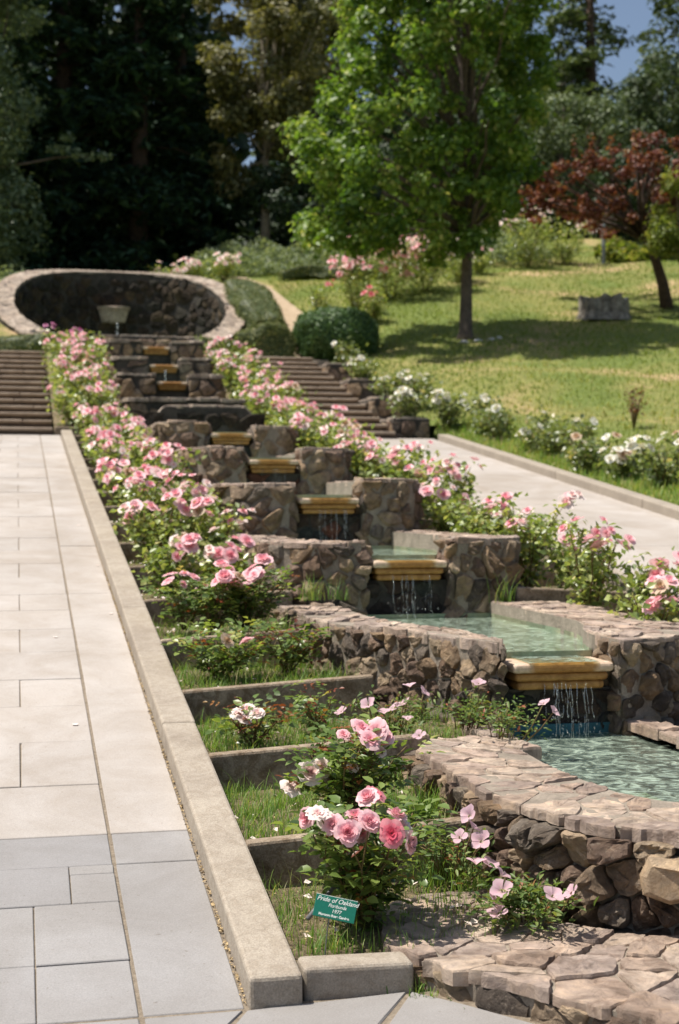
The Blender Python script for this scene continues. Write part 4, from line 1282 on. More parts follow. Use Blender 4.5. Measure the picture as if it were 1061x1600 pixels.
def rose_bush(base, radius, height, blooms, label, group, detail='mid', kind='mid_pink', leafmat=None, canes=8, leaves=600, bloom_r=0.048, seed=0, explicit=None, red=0.0, cluster=4, lean=(0, 0), low=0.25):
    rnd = random.Random(seed)
    base = Vector(base)
    root = empty('rose_bush', base, label, 'rose bush', group)
    stems = MB()
    tips = []; nodes = []
    for c in range(canes):
        a = 2 * math.pi * c / canes + rnd.uniform(-0.5, 0.5)
        rr = radius * math.sqrt(rnd.uniform(0.05, 1.0))
        h = height * rnd.uniform(0.62, 1.0)
        path = []; m = 7
        for k in range(m):
            t = k / (m - 1)
            path.append(base + Vector((math.cos(a) * rr * (0.1 + 0.9 * t ** 1.3) + lean[0] * t * t + rnd.uniform(-0.012, 0.012), math.sin(a) * rr * (0.1 + 0.9 * t ** 1.3) + lean[1] * t * t + rnd.uniform(-0.012, 0.012), h * t)))
        r0 = 0.0065 if detail == 'near' else 0.009
        stems.quad_strip_tube(path, [r0 * (1 - 0.6 * k / (m - 1)) for k in range(m)], 5)
        tips.append((path[-1], path[-1] - path[-2]))
        for k in range(1, m):
            nodes.append((path[k], path[k] - path[k - 1], k / (m - 1)))
        for sidx in range(3 if detail == 'near' else 2):
            k = rnd.randint(2, m - 2)
            p0 = path[k]
            dd = Vector((rnd.uniform(-1, 1), rnd.uniform(-1, 1), rnd.uniform(0.5, 1.4))).normalized() * height * rnd.uniform(0.15, 0.32)
            pth = [p0, p0 + dd * 0.5 + Vector((0, 0, -0.01)), p0 + dd]
            stems.quad_strip_tube(pth, [r0 * 0.55, r0 * 0.45, r0 * 0.3], 4)
            tips.append((pth[-1], dd)); nodes += [(pth[1], dd, 0.75), (pth[2], dd, 0.95)]
    if explicit:
        for (p, kd, rad, dv) in explicit:
            p = Vector(p)
            near = min(nodes, key=lambda q: (q[0] - (p - Vector((0, 0, 0.12)))).length)
            mid = (near[0] + p) / 2 + Vector((0, 0, -0.01))
            stems.quad_strip_tube([near[0], mid, p], [0.0035, 0.003, 0.0025], 5)
            nodes.append((mid, p - near[0], 0.8)); nodes.append((mid + (p - mid) * 0.4, p - near[0], 0.9))
            add_bloom(root, kd, p, rad, dv, rnd)
    st = stems.build('stems', 'cane', root, True)
    # leaves
    n = leaves
    idx = [rnd.randrange(len(nodes)) for _ in range(n)]
    lm = leafmat or ('leaf_rose' if detail == 'near' else 'leaf_rose_far')
    if detail == 'near':
        acc = acc_new(); accr = acc_new()
        G = n // 5
        P = []; D = []; NV = []; SZ = []; RN = []; RED = []
        for g in range(G):
            nd = nodes[rnd.randrange(len(nodes))]
            if nd[2] < low and rnd.random() < 0.7: continue
            a = rnd.uniform(0, 6.28)
            dv = Vector((math.cos(a), math.sin(a), rnd.uniform(-0.1, 0.7))).normalized()
            s = rnd.uniform(0.034, 0.056)
            p0 = nd[0] + Vector((rnd.uniform(-1, 1), rnd.uniform(-1, 1), rnd.uniform(-1, 1))) * 0.05
            nvv = (Vector((0, 0, 1)) + Vector((rnd.uniform(-1, 1), rnd.uniform(-1, 1), 0)) * 0.5).normalized()
            sd = nvv.cross(dv).normalized(); nvv = dv.cross(sd).normalized()
            isred = rnd.random() < red and nd[2] > 0.6
            rn = min(1, max(0, rnd.gauss(0.42, 0.22)))
            for (u, sgn, k) in ((0.2, 1, 0.8), (0.2, -1, 0.8), (0.6, 1, 0.95), (0.6, -1, 0.95), (1.0, 0, 1.1)):
                pp = p0 + dv * s * 1.9 * u
                d2 = (dv * (0.45 if sgn else 1) + sd * sgn).normalized()
                P.append(pp); D.append(d2); NV.append((nvv + Vector((rnd.uniform(-.3, .3), rnd.uniform(-.3, .3), rnd.uniform(-.3, .3)))).normalized()); SZ.append(s * k * rnd.uniform(0.85, 1.15)); RN.append(min(1, max(0, rn + rnd.uniform(-0.06, 0.06)))); RED.append(isred)
        P = np.array(P); D = np.array(D); NV = np.array(NV); SZ = np.array(SZ); RN = np.array(RN); RED = np.array(RED)
        NV = NV - D * np.sum(NV * D, 1)[:, None]; NV /= np.linalg.norm(NV, axis=1)[:, None]
        k = ~RED
        leaflets(P[k], D[k], NV[k], SZ[k], RN[k], acc)
        if RED.any(): leaflets(P[RED], D[RED], NV[RED], SZ[RED] * 0.85, RN[RED], accr, 0.5)
        fo = acc_build(acc, 'foliage', lm, root); fo['kind'] = 'stuff'
        fr = acc_build(accr, 'young_foliage', 'leaf_rose_red', root)
        if fr: fr['kind'] = 'stuff'; fr['label'] = 'dark red young leaves'
    else:
        P = np.array([nodes[i][0] for i in idx])
        keep = np.array([nodes[i][2] > low or rnd.random() < 0.3 for i in idx])
        sz = 0.062 if detail == 'mid' else 0.085
        P = P + RNG.normal(size=P.shape) * (radius * 0.20 + 0.02) * np.array([1, 1, 0.75])
        P = P[keep]
        P[:, 2] = np.maximum(P[:, 2], base.z + 0.02)
        nv = unit(len(P)) * 0.8 + np.array([0, 0, 0.9]); nv /= np.linalg.norm(nv, axis=1)[:, None]
        fo = quads('foliage', P, nv, RNG.uniform(0.7, 1.3, len(P)) * sz, lm, root, 0.7, np.clip(RNG.normal(0.45, 0.25, len(P)), 0, 1)); fo['kind'] = 'stuff'
    # blooms in clusters on the tips
    if blooms:
        tp = sorted(tips, key=lambda q: -(q[0].z + 0.35 * rnd.random() * height - 0.25 * (q[0].y - base.y)))
        done = 0; ti = 0
        while done < blooms:
            p, d = tp[ti % max(1, min(len(tp), int(blooms / cluster) + 3))]; ti += 1
            m = min(blooms - done, rnd.randint(max(1, cluster - 2), cluster + 2))
            for q in range(m):
                off = Vector((rnd.uniform(-1, 1), rnd.uniform(-1, 1), rnd.uniform(-0.55, 0.65))) * bloom_r * (0.8 + 0.33 * m)
                dv = (Vector((0, 0, 0.8)) + TOCAM * 0.55 + off.normalized() * 0.9 + Vector((rnd.uniform(-.3, .3), rnd.uniform(-.3, .3), 0)))
                add_bloom(root, kind if rnd.random() > 0.05 else 'spent', p + off + Vector((0, 0, 0.02)), bloom_r * rnd.uniform(0.55, 1.1), dv, rnd)
                done += 1
    return root

# ------------------------------------------------------------------ rose planting
A_ = [(1.105,4.743,0.462), (1.073,4.832,0.471), (1.158,4.844,0.491), (1.190,4.775,0.486), (1.252,4.710,0.458), (1.336,4.773,0.404), (1.306,4.841,0.491), (1.325,4.826,0.455), (1.023,4.844,0.511), (0.996,4.901,0.482), (1.073,4.914,0.466), (1.215,4.903,0.544), (1.255,4.935,0.549), (1.190,4.908,0.421)]
A_K = ['near_pink', 'near_pink', 'near_pink', 'near_pink', 'near_deep', 'near_pink', 'near_pink', 'near_pale', 'near_pale', 'near_pink', 'near_pale', 'near_pink', 'near_deep', 'near_pink']
A_D = [(-0.1, -0.9, 0.45), (-0.5, -0.6, 0.5), (0, -0.3, 0.9), (0.2, -0.7, 0.6), (0, -0.95, 0.4), (0.7, -0.6, 0.1), (0.3, -0.3, 0.9), (0.3, -0.5, 0.7), (0, -0.4, 0.9), (-0.8, -0.5, 0.2), (-0.2, -0.6, 0.3), (-0.4, -0.5, 0.7), (0.4, -0.5, 0.7), (0.4, -0.7, 0.2)]
A_R = [0.040, 0.036, 0.038, 0.038, 0.039, 0.036, 0.034, 0.033, 0.036, 0.033, 0.030, 0.036, 0.032, 0.034]
B_ = [(1.398,5.733,0.661), (1.460,5.739,0.648), (1.415,5.667,0.621), (1.499,5.761,0.616), (1.334,5.798,0.624), (1.182,5.761,0.474), (1.243,5.819,0.482), (1.104,5.748,0.424), (1.289,5.840,0.417), (1.473,5.716,0.558), (1.362,5.741,0.505)]
B_K = ['near_pink', 'near_pink', 'near_pink', 'near_pink', 'near_pink', 'near_pale', 'near_pale', 'near_pale', 'near_pale', 'near_pale', 'near_pale']
B_R = [0.042, 0.042, 0.044, 0.036, 0.026, 0.046, 0.044, 0.040, 0.036, 0.022, 0.026]
C_ = [(1.057,6.938,0.559), (1.114,6.977,0.574), (1.158,6.936,0.553), (1.086,6.901,0.532)]

def near_roses():
    rr = random.Random(2)
    rose_bush((1.23, 5.0, 0.06), 0.25, 0.41, 0, 'pink rose bush beside the green name plate, open blooms in front', 'pink roses in the left planter', 'near', canes=13, leaves=1900, seed=11,
              explicit=[(p, k, r * 0.94, d) for p, k, r, d in zip(A_, A_K, A_R, A_D)], red=0.06, low=0.12)
    rose_bush((1.38, 5.86, 0.24), 0.28, 0.36, 0, 'rose bush with a tight pink cluster on top, faded pale blooms left', 'pink roses in the left planter', 'near', canes=13, leaves=1800, seed=12,
              explicit=[(p, k, r, (rr.uniform(-.4, .4), -0.5, rr.uniform(0.3, 0.8))) for p, k, r in zip(B_, B_K, B_R)], red=0.12, low=0.12)
    rose_bush((1.16, 7.02, 0.37), 0.17, 0.20, 0, 'low rose bush with red young shoots and one pale pink cluster in the grass', 'pink roses in the left planter', 'near', canes=7, leaves=420, seed=13,
              explicit=[(p, 'near_pale', 0.036, (rr.uniform(-.4, .4), -0.4, 0.8)) for p in C_], red=0.4)
    rose_bush((1.52, 7.30, 0.40), 0.14, 0.22, 0, 'small bloomless rose shoot against the third cross wall', 'pink roses in the left planter', 'near', canes=5, leaves=260, seed=14, red=0.15)
    rose_bush((1.20, 8.42, 0.53), 0.36, 0.30, 2, 'low leafy rose bush almost without blooms in the fourth planter step', 'pink roses in the left planter', 'near', 'near_pink', canes=12, leaves=1200, seed=15, red=0.15, bloom_r=0.042, cluster=1)
    rose_bush((1.52, 9.55, 0.74), 0.34, 0.42, 15, 'pink rose bush left of the rounded basin, its blooms in a long row on top', 'pink roses in the left planter', 'near', 'near_pink', canes=14, leaves=1700, seed=16, red=0.06, bloom_r=0.050, cluster=3)
    rose_bush((1.12, 9.62, 0.74), 0.22, 0.32, 7, 'pink rose bush leaning over the kerb in the fifth planter step', 'pink roses in the left planter', 'near', 'near_pink', canes=8, leaves=700, seed=17, red=0.1, bloom_r=0.046, cluster=2)
    rose_bush((1.62, 8.55, 0.56), 0.26, 0.28, 0, 'low bloomless rose bush with reddish tips touching the rounded basin', 'pink roses in the left planter', 'near', canes=9, leaves=700, seed=18, red=0.25)
    rose_bush((1.28, 9.42, 0.74), 0.24, 0.36, 7, 'middle pink rose bush of three in the fifth planter step', 'pink roses in the left planter', 'near', 'near_pink', canes=9, leaves=850, seed=19, red=0.1, bloom_r=0.046, cluster=3)
near_roses()

WORDS = ['first', 'second', 'third', 'fourth', 'fifth', 'sixth', 'seventh', 'eighth', 'ninth', 'tenth', 'eleventh', 'twelfth', 'thirteenth', 'fourteenth', 'fifteenth', 'sixteenth', 'seventeenth', 'eighteenth', 'nineteenth', 'twentieth']

def planter_roses():
    rnd = random.Random(99)
    k = 0
    for i in range(4, 16):
        y0 = DIV[i]; y1 = DIV[i + 1] if i < 15 else 24.2
        n = 2
        for q in range(n):
            x = 1.17 + q * 0.43 + rnd.uniform(-0.05, 0.05)
            y = y0 + (y1 - y0) * rnd.uniform(0.42, 0.62)
            far = y > 14
            z = kerb_z(y0) - 0.03
            cnt = rnd.choice((5, 10, 13, 16, 20)) if i > 5 else 12
            rose_bush((x, y, z), 0.24, rnd.uniform(0.40, 0.62), cnt,
                      'pink rose bush, %s row past the fifth left planter step, %s' % (WORDS[i - 4], 'kerb side' if q == 0 else 'basin side'), 'pink roses in the left planter',
                      'far' if far else 'mid', 'far_pink' if y > 12.5 else 'mid_pink', canes=9, leaves=360 if far else 600, bloom_r=0.058 if far else 0.055, seed=200 + k, cluster=5, low=0.1)
            k += 1
    for i in range(8):      # beside the stairs
        for q in range(2):
            y = 24.7 + i * 0.93 + rnd.uniform(-0.1, 0.1); x = 0.92 + q * 0.5
            z = 2.82 + (y - 24.28) * 0.273
            if i == 7:
                kd = 'far_magenta'
            else: kd = 'far_pink'
            rose_bush((x, y, z), 0.34, rnd.uniform(0.55, 0.75), 12 if i < 7 else 7,
                      ('pink rose bush beside the left stairs, %s row up, %s' % (WORDS[i], 'next to the steps' if q == 0 else 'next to the stone wall')) if i < 7 else ('magenta rose bush at the head of the left stairs, %s' % ('next to the steps' if q == 0 else 'next to the stone wall')),
                      'roses beside the stairs', 'far', kd, canes=9, leaves=430, bloom_r=0.060, seed=300 + k, cluster=5, low=0.05)
            k += 1
    # right planter
    for i in range(2, 16):
        y0 = DIV[i]; y1 = DIV[i + 1] if i < 15 else 24.2
        for q in range(2):
            x = 4.08 + q * 0.46 + rnd.uniform(-0.05, 0.05)
            y = y0 + (y1 - y0) * rnd.uniform(0.42, 0.62)
            far = y > 14
            z = kerb_z(y0) - 0.03
            tall = (rnd.uniform(0.44, 0.58) if q == 0 else rnd.uniform(0.34, 0.48)) + (0.14 if y > 13.5 else 0) + (0.08 if y > 18 else 0) + (0.24 if q == 0 and 9.0 < y < 11.6 else 0)
            rose_bush((x, y, z), 0.28, tall, (10 if q == 0 else 6) + (3 if far else 0),
                      'pink rose bush in the right planter, %s step up, %s' % (WORDS[i - 2], 'basin side' if q == 0 else 'walk side'), 'pink roses in the right planter',
                      'far' if far else 'mid', 'far_pink' if far else 'mid_pink', canes=9, leaves=380 if far else 620, bloom_r=0.058 if far else 0.055, seed=400 + k, cluster=4, low=0.1)
            k += 1
    for i in range(7):
        for q in range(2):
            y = 24.7 + i * 0.97 + rnd.uniform(-0.1, 0.1); x = 4.2 + q * 0.5
            z = 2.82 + (y - 24.28) * 0.273
            rose_bush((x, y, z), 0.34, rnd.uniform(0.5, 0.7), 11,
                      'pink rose bush by the right stairs, %s row up, %s' % (WORDS[i], 'next to the stone wall' if q == 0 else 'next to the steps'),
                      'roses beside the stairs', 'far', 'far_pink', canes=9, leaves=400, bloom_r=0.060, seed=500 + k, cluster=5, low=0.05)
            k += 1
planter_roses()

def white_roses():
    rnd = random.Random(17)
    k = 0
    y = 12.2; i = 0
    while y < 25:
        x = 7.95 + rnd.uniform(-0.2, 0.5)
        h = rnd.uniform(0.34, 0.72)
        cnt = 18 if 16.3 < y < 18.0 else rnd.randint(1, 6)
        rose_bush((x, y, ter(x, y) - 0.02), 0.36, h, cnt, 'white rose bush along the right kerb, %s from the front' % WORDS[i], 'white roses along the right kerb', 'far', 'far_white', 'leaf_white_rose', 9, 400, 0.066, 700 + i, cluster=3, low=0.05)
        y += rnd.uniform(0.6, 1.0); i += 1
    spots = [(6.95, 24.85, 3.06), (7.6, 24.6, 3.0), (6.95, 26.5, 3.54), (7.6, 26.4, 3.5), (6.9, 28.3, 4.04), (7.0, 30.1, 4.54)]
    nm = ['left end of the lowest wall bed', 'right end of the lowest wall bed', 'left end of the second wall bed', 'right end of the second wall bed', 'third wall bed', 'topmost wall bed']
    for j, (x, y, z) in enumerate(spots):
        rose_bush((x, y, z), 0.36, 0.55, (12, 12, 9, 8, 5, 3)[j], 'white rose bush in the %s beside the right stairs' % nm[j], 'white roses beside the right stairs', 'far', 'far_white', 'leaf_white_rose', 8, 520, 0.078, 750 + j, cluster=3, low=0.05)
white_roses()

def back_roses():
    G = 'roses on the upper slope'
    spec = [((10.2, 38.6), 1.2, 1.55, 150, 'far_pink', 'large pink rose bush left of the maple trunk, at the lawn edge'),
            ((11.4, 39.2), 1.2, 1.55, 130, 'far_pale', 'large cream and pink rose bush directly behind the maple trunk'),
            ((12.9, 40.6), 0.6, 0.8, 16, 'far_pale', 'small pale rose bush right of the maple trunk, at the lawn edge'),
            ((8.75, 36.6), 0.6, 1.45, 34, 'far_pink', 'pink rose bush rising behind the round clipped shrub'),
            ((7.9, 37.4), 0.35, 1.15, 3, 'far_deep', 'dark red rose bush behind the round clipped shrub, at its left'),
            ((8.95, 35.4), 0.35, 0.8, 5, 'far_deep', 'dark leaved red rose bush at the right side of the round clipped shrub'),
            ((15.8, 42.6), 1.25, 1.75, 26, 'far_pale', 'wide tall rose bush with pink blooms at the top of the lawn'),
            ((17.2, 42.9), 0.9, 1.55, 16, 'far_pale', 'rose bush with pink blooms beside the grey post at the lawn top'),
            ((13.9, 41.8), 0.55, 0.8, 10, 'far_pale', 'low yellowish rose bush left of the wide tall rose bush'),
            ((5.2, 42.9), 0.5, 0.7, 18, 'far_pale', 'pink rose bush on the right shoulder of the round niche'),
            ((6.2, 43.2), 0.5, 0.7, 16, 'far_pale', 'pink rose bush behind the sloping hedge, above the sandy path'),
            ((4.4, 43.4), 0.45, 0.6, 8, 'far_pale', 'pink rose bush peeping over the middle of the niche wall')]
    for i, ((x, y), r, h, n, kd, lab) in enumerate(spec):
        rose_bush((x, y, ter(x, y) - 0.03), r, h, n, lab, G, 'far', kd, None, 14, int(1500 * r), 0.10, 800 + i, cluster=6, low=0.02)
back_roses()

# ------------------------------------------------------------------ evening primroses
def primrose(base, flowers, label, seed, leaves=500, spread=0.22, h=0.16):
    rnd = random.Random(seed)
    base = Vector(base)
    root = empty('evening_primrose', base, label, 'wildflower', 'pink evening primroses')
    mb = MB(); nodes = []
    for i in range(14):
        a = rnd.uniform(0, 6.28); r = rnd.uniform(0.3, 1) * spread
        t = base + Vector((math.cos(a) * r, math.sin(a) * r, h * rnd.uniform(0.3, 1)))
        m = (base + t) / 2 + Vector((rnd.uniform(-.03, .03), rnd.uniform(-.03, .03), 0.03))
        mb.quad_strip_tube([base + Vector((math.cos(a), math.sin(a), 0)) * r * 0.3, m, t], [0.003, 0.0025, 0.002], 4)
        nodes += [m, t, (m + t) / 2]
    for p in flowers:
        p = Vector(p)
        b = Vector((base.x + (p.x - base.x) * 0.5, base.y + (p.y - base.y) * 0.5, base.z + 0.02))
        m = (b + p) / 2 + Vector((rnd.uniform(-.02, .02), rnd.uniform(-.02, .02), -0.01))
        mb.quad_strip_tube([b, m, p], [0.0036, 0.003, 0.0028], 5)
        nodes += [m, (b + m) / 2, (m + p) / 2]
        d = Vector((rnd.uniform(-0.8, 0.6), rnd.uniform(-0.6, 0.1), rnd.uniform(0.35, 0.9)))
        add_bloom(root, 'primrose', p - d.normalized() * 0.012, rnd.uniform(0.033, 0.042), d, rnd)
    mb.build('stems', 'cane', root, True)
    acc = acc_new()
    P = np.array([nodes[rnd.randrange(len(nodes))] for _ in range(leaves)]) + RNG.normal(size=(leaves, 3)) * np.array([0.035, 0.035, 0.02])
    P[:, 2] = np.maximum(P[:, 2], base.z + 0.005)
    D = unit(leaves) * np.array([1, 1, 0.4]) + np.array([0, 0, 0.25]); D /= np.linalg.norm(D, axis=1)[:, None]
    NV = np.tile(np.array([0, 0, 1.0]), (leaves, 1)) + RNG.normal(size=(leaves, 3)) * 0.4
    NV = NV - D * np.sum(NV * D, 1)[:, None]; NV /= np.linalg.norm(NV, axis=1)[:, None]
    leaflets(P, D, NV, RNG.uniform(0.022, 0.045, leaves), np.clip(RNG.normal(0.5, 0.25, leaves), 0, 1), acc, 0.36)
    f = acc_build(acc, 'foliage', 'leaf_primrose', root); f['kind'] = 'stuff'
P1 = [(1.868,6.959,0.559), (1.941,7.045,0.568), (1.981,7.087,0.654), (2.038,7.023,0.624), (1.814,6.971,0.537), (1.904,6.848,0.519), (1.905,6.643,0.468), (1.580,6.922,0.554), (1.735,6.989,0.575)]
primrose((1.88, 7.05, 0.41), P1, 'tall evening primrose with a bunch of pink flowers before the rounded basin', 1, 520, 0.30, 0.18)
primrose((2.30, 7.12, 0.41), [(2.345, 7.056, 0.657)], 'evening primrose with a single pink flower against the rounded basin wall', 2, 380, 0.2, 0.2)
primrose((2.34, 6.72, 0.40), [(2.495, 6.509, 0.624), (2.544, 6.498, 0.583)], 'evening primrose sprig leaning over the pool under the lowest spout', 3, 300, 0.2, 0.18)
primrose((1.68, 5.42, 0.10), [(1.707,5.253,0.384), (1.732,5.267,0.335), (1.655,5.213,0.312), (1.736,5.194,0.297), (1.702,5.151,0.229), (1.754,5.139,0.219)], 'evening primrose climbing at the left corner of the lowest basin', 4, 420, 0.2, 0.2)
primrose((1.76, 4.84, 0.09), [(1.701,4.844,0.260), (1.663,4.750,0.230), (1.633,4.736,0.195), (1.634,4.705,0.163), (1.802,4.616,0.239), (1.872,4.620,0.243)], 'evening primrose mat growing on the curved flagstone step', 5, 950, 0.22, 0.14)

# ------------------------------------------------------------------ grass and litter
def planter_grass():
    P = []; H = []; RN = []
    rnd = np.random.default_rng(4)
    for i in range(-1, 15):
        y0 = DIV[i] if i >= 0 else 4.62
        y1 = DIV[i + 1]
        z = kerb_z(y0) - 0.035 if i >= 0 else 0.04
        n = {-1: 2600, 0: 5200, 1: 8500, 2: 4200, 3: 2200}.get(i, 450)
        x1 = 1.93 if i != 1 else 2.36
        x = rnd.uniform(0.91, x1, n); y = rnd.uniform(y0 + 0.08, y1, n)
        # clumps
        c = np.sin(x * 17 + i) * np.sin(y * 13 + i * 2) + rnd.normal(size=n) * 0.5
        k = c > -0.25
        x, y = x[k], y[k]
        P.append(np.stack([x, y, np.full(len(x), z)], 1))
        hh = rnd.uniform(0.03, 0.10, len(x)) * np.where(rnd.random(len(x)) < 0.15, 1.9, 1.0)
        if i == 1: hh *= np.where(x > 1.7, 0.55, 0.9)
        H.append(hh); RN.append(np.clip(rnd.normal(0.45, 0.25, len(x)), 0, 1))
    for i in range(2, 15):
        n = 260
        x = rnd.uniform(3.75, 4.8, n); y = rnd.uniform(DIV[i] + 0.08, DIV[i + 1], n)
        P.append(np.stack([x, y, np.full(n, kerb_z(DIV[i]) - 0.035)], 1)); H.append(rnd.uniform(0.04, 0.12, n)); RN.append(rnd.random(n))
    o = blades('grass', np.concatenate(P), np.concatenate(H), 0.0045, 'grass_blade', 0.8, np.concatenate(RN))
    tag(o, 'green and straw coloured grass growing in the planter steps', 'grass', kind='stuff')
    # tall tufts
    P = []; H = []
    tufts = [(1.02, 5.15, 0.05, 40, 0.14), (1.62, 5.45, 0.06, 90, 0.19), (1.75, 5.35, 0.06, 60, 0.17), (1.55, 5.15, 0.05, 40, 0.14), (1.75, 6.0, 0.22, 120, 0.20), (1.65, 6.3, 0.22, 70, 0.18), (1.0, 6.1, 0.21, 60, 0.14), (1.3, 6.4, 0.21, 60, 0.15), (0.98, 7.2, 0.37, 60, 0.16), (1.6, 7.5, 0.37, 50, 0.18),
             (1.75, 8.1, 0.53, 60, 0.16), (2.2, 7.5, 0.40, 70, 0.13), (2.05, 10.0, 0.9, 40, 0.24), (1.305, 4.52, -0.02, 45, 0.07), (1.33, 4.47, -0.03, 45, 0.06), (1.72, 9.2, 0.72, 60, 0.18), (2.25, 10.05, 0.9, 30, 0.2), (3.55, 10.1, 0.85, 26, 0.3), (1.98, 6.9, 0.4, 50, 0.12), (1.05, 4.75, 0.05, 40, 0.10), (1.3, 4.72, 0.05, 40, 0.10)]
    for x, y, z, n, h in tufts:
        P.append(np.array([x, y, z]) + rnd.normal(size=(n, 3)) * np.array([0.05, 0.05, 0.0])); H.append(rnd.uniform(0.4, 1.1, n) * h)
    o = blades('grass_tufts', np.concatenate(P), np.concatenate(H), 0.005, 'grass_blade', 0.75, np.clip(rnd.normal(0.35, 0.25, sum(len(p) for p in P)), 0, 1), 4)
    tag(o, 'taller grass tufts beside the walls and kerbs', 'grass', kind='stuff')
    # dry litter
    P = []
    for i in range(-1, 6):
        y0 = DIV[i] if i >= 0 else 4.62
        z = kerb_z(y0) - 0.03 if i >= 0 else 0.055
        n = 420
        P.append(np.stack([rnd.uniform(0.9, 1.95, n), rnd.uniform(y0 + 0.08, DIV[i + 1], n), z + rnd.uniform(0, 0.02, n)], 1))
    # along the joint beside the kerb
    n = 900
    y = rnd.uniform(4.5, 12, n)
    P.append(np.stack([0.718 - np.abs(rnd.normal(size=n)) * 0.006, y, walk_z(y) + 0.001], 1))
    P = np.concatenate(P)
    nv = unit(len(P)) * 0.4 + np.array([0, 0, 1.0]); nv /= np.linalg.norm(nv, axis=1)[:, None]
    o = quads('leaf_litter', P, nv, RNG.uniform(0.006, 0.022, len(P)), 'straw', None, 0.45)
    tag(o, 'dry straw and leaf litter on the soil and along the kerb joint', 'litter', kind='stuff')
planter_grass()

def bed_petals():
    rnd = np.random.default_rng(21)
    P = []
    for i in range(-1, 12):
        y0 = DIV[i] if i >= 0 else 4.62
        z = kerb_z(y0) - 0.015 if i >= 0 else 0.07
        n = 26 if i < 3 else 60
        P.append(np.stack([rnd.uniform(0.9, 1.9, n), rnd.uniform(y0 + 0.08, DIV[i + 1], n), z + rnd.uniform(0, 0.03, n)], 1))
    P = np.concatenate(P)
    nv = unit(len(P)) * 0.5 + np.array([0, 0, 1.0]); nv /= np.linalg.norm(nv, axis=1)[:, None]
    o = quads('fallen_petals', P, nv, rnd.uniform(0.02, 0.04, len(P)), 'petal_fallen', None, 0.8)
    tag(o, 'pale rose petals scattered over the planter soil and grass', 'petals', kind='stuff')
bed_petals()

def lawn_grass():
    rnd = np.random.default_rng(8)
    n = 90000
    x = 7.5 + rnd.random(n) ** 1.2 * 17; y = rnd.uniform(9, 47, n)
    k = (x / y < 0.62)
    x, y = x[k], y[k]
    z = np.array([ter(a, b) for a, b in zip(x, y)])
    patch = np.sin(x * 0.9 + 1.3 * np.sin(y * 0.5)) * np.sin(y * 0.7 + x * 0.3)
    dry = np.clip((30 - y) / 14, 0, 1) * np.clip((x - 8.6) / 2, 0, 1)
    keep = rnd.random(len(x)) > dry * 0.45 + 0.25 * (patch > 0.45)
    x, y, z, patch, dry = x[keep], y[keep], z[keep], patch[keep], dry[keep]
    rn = np.clip(rnd.normal(0.27, 0.2, len(x)) + 0.26 * patch + 0.48 * dry - 0.10 * np.clip((y - 27) / 8, 0, 1), 0, 1)
    hh = rnd.uniform(0.05, 0.13, len(x))
    o = blades('lawn_grass', np.stack([x, y, z - 0.01], 1), hh, 0.028, 'lawn_blade', 0.9, rn, 2)
    tag(o, 'rough sunlit grass on the sloping lawn, straw coloured in patches', 'grass', kind='stuff')
    n = 9000
    x = rnd.uniform(7.45, 8.7, n); y = rnd.uniform(11, 25, n)
    z = np.array([ter(a, b) for a, b in zip(x, y)])
    o = blades('grass', np.stack([x, y, z - 0.01], 1), rnd.uniform(0.06, 0.2, n), 0.016, 'grass_blade', 0.7, np.clip(rnd.normal(0.6, 0.2, n), 0, 1), 2)
    tag(o, 'lush grass under the white roses along the right kerb', 'grass', kind='stuff')
lawn_grass()

# ------------------------------------------------------------------ hedges and shrubs
def hedge(name, pts, wid, hgt, label, mat, n, rounded=0.25, seed=0, leaf=0.045, dome=False):
    """clipped hedge along a ground polyline; pts = (x, y, z)."""
    base = pts[0]
    root = empty(name, base, label, 'hedge' if not dome else 'shrub')
    P = [Vector(p) for p in pts]
    rnd = random.Random(seed)
    prof = []
    for k in range(13):
        a = math.pi * k / 12
        c, s = math.cos(a), math.sin(a)
        e = 2 / (2.0 + 4 * (1 - rounded))
        prof.append((wid / 2 * (abs(c) ** e) * (1 if c > 0 else -1), hgt * (s ** e if s > 0 else 0)))
    V = []; F = []
    m = len(prof)
    secs = []
    for i in range(len(P) - 1):
        for k in range(4): secs.append(P[i].lerp(P[i + 1], k / 4))
    secs.append(P[-1])
    d = (P[-1] - P[0]); d.z = 0; d.normalize(); sd = Vector((d.y, -d.x, 0))
    ns = len(secs)
    for i, c in enumerate(secs):
        t = i / (ns - 1); ed = min(t, 1 - t) * (ns - 1) / 2
        sc = min(1, 0.66 + 0.34 * ed)
        for (u, v) in prof:
            q = c + sd * u * sc + Vector((0, 0, v * sc))
            q += Vector((mnoise.noise(q * 2.1), mnoise.noise(q * 2.1 + Vector((7, 1, 2))), mnoise.noise(q * 2.1 + Vector((3, 9, 4))))) * 0.16
            V.append(q)
    for i in range(ns - 1):
        for k in range(m - 1):
            F.append((i * m + k, i * m + k + 1, (i + 1) * m + k + 1, (i + 1) * m + k))
    F += [tuple(range(m)), tuple((ns - 1) * m + k for k in reversed(range(m)))]
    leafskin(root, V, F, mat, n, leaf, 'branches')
    return root

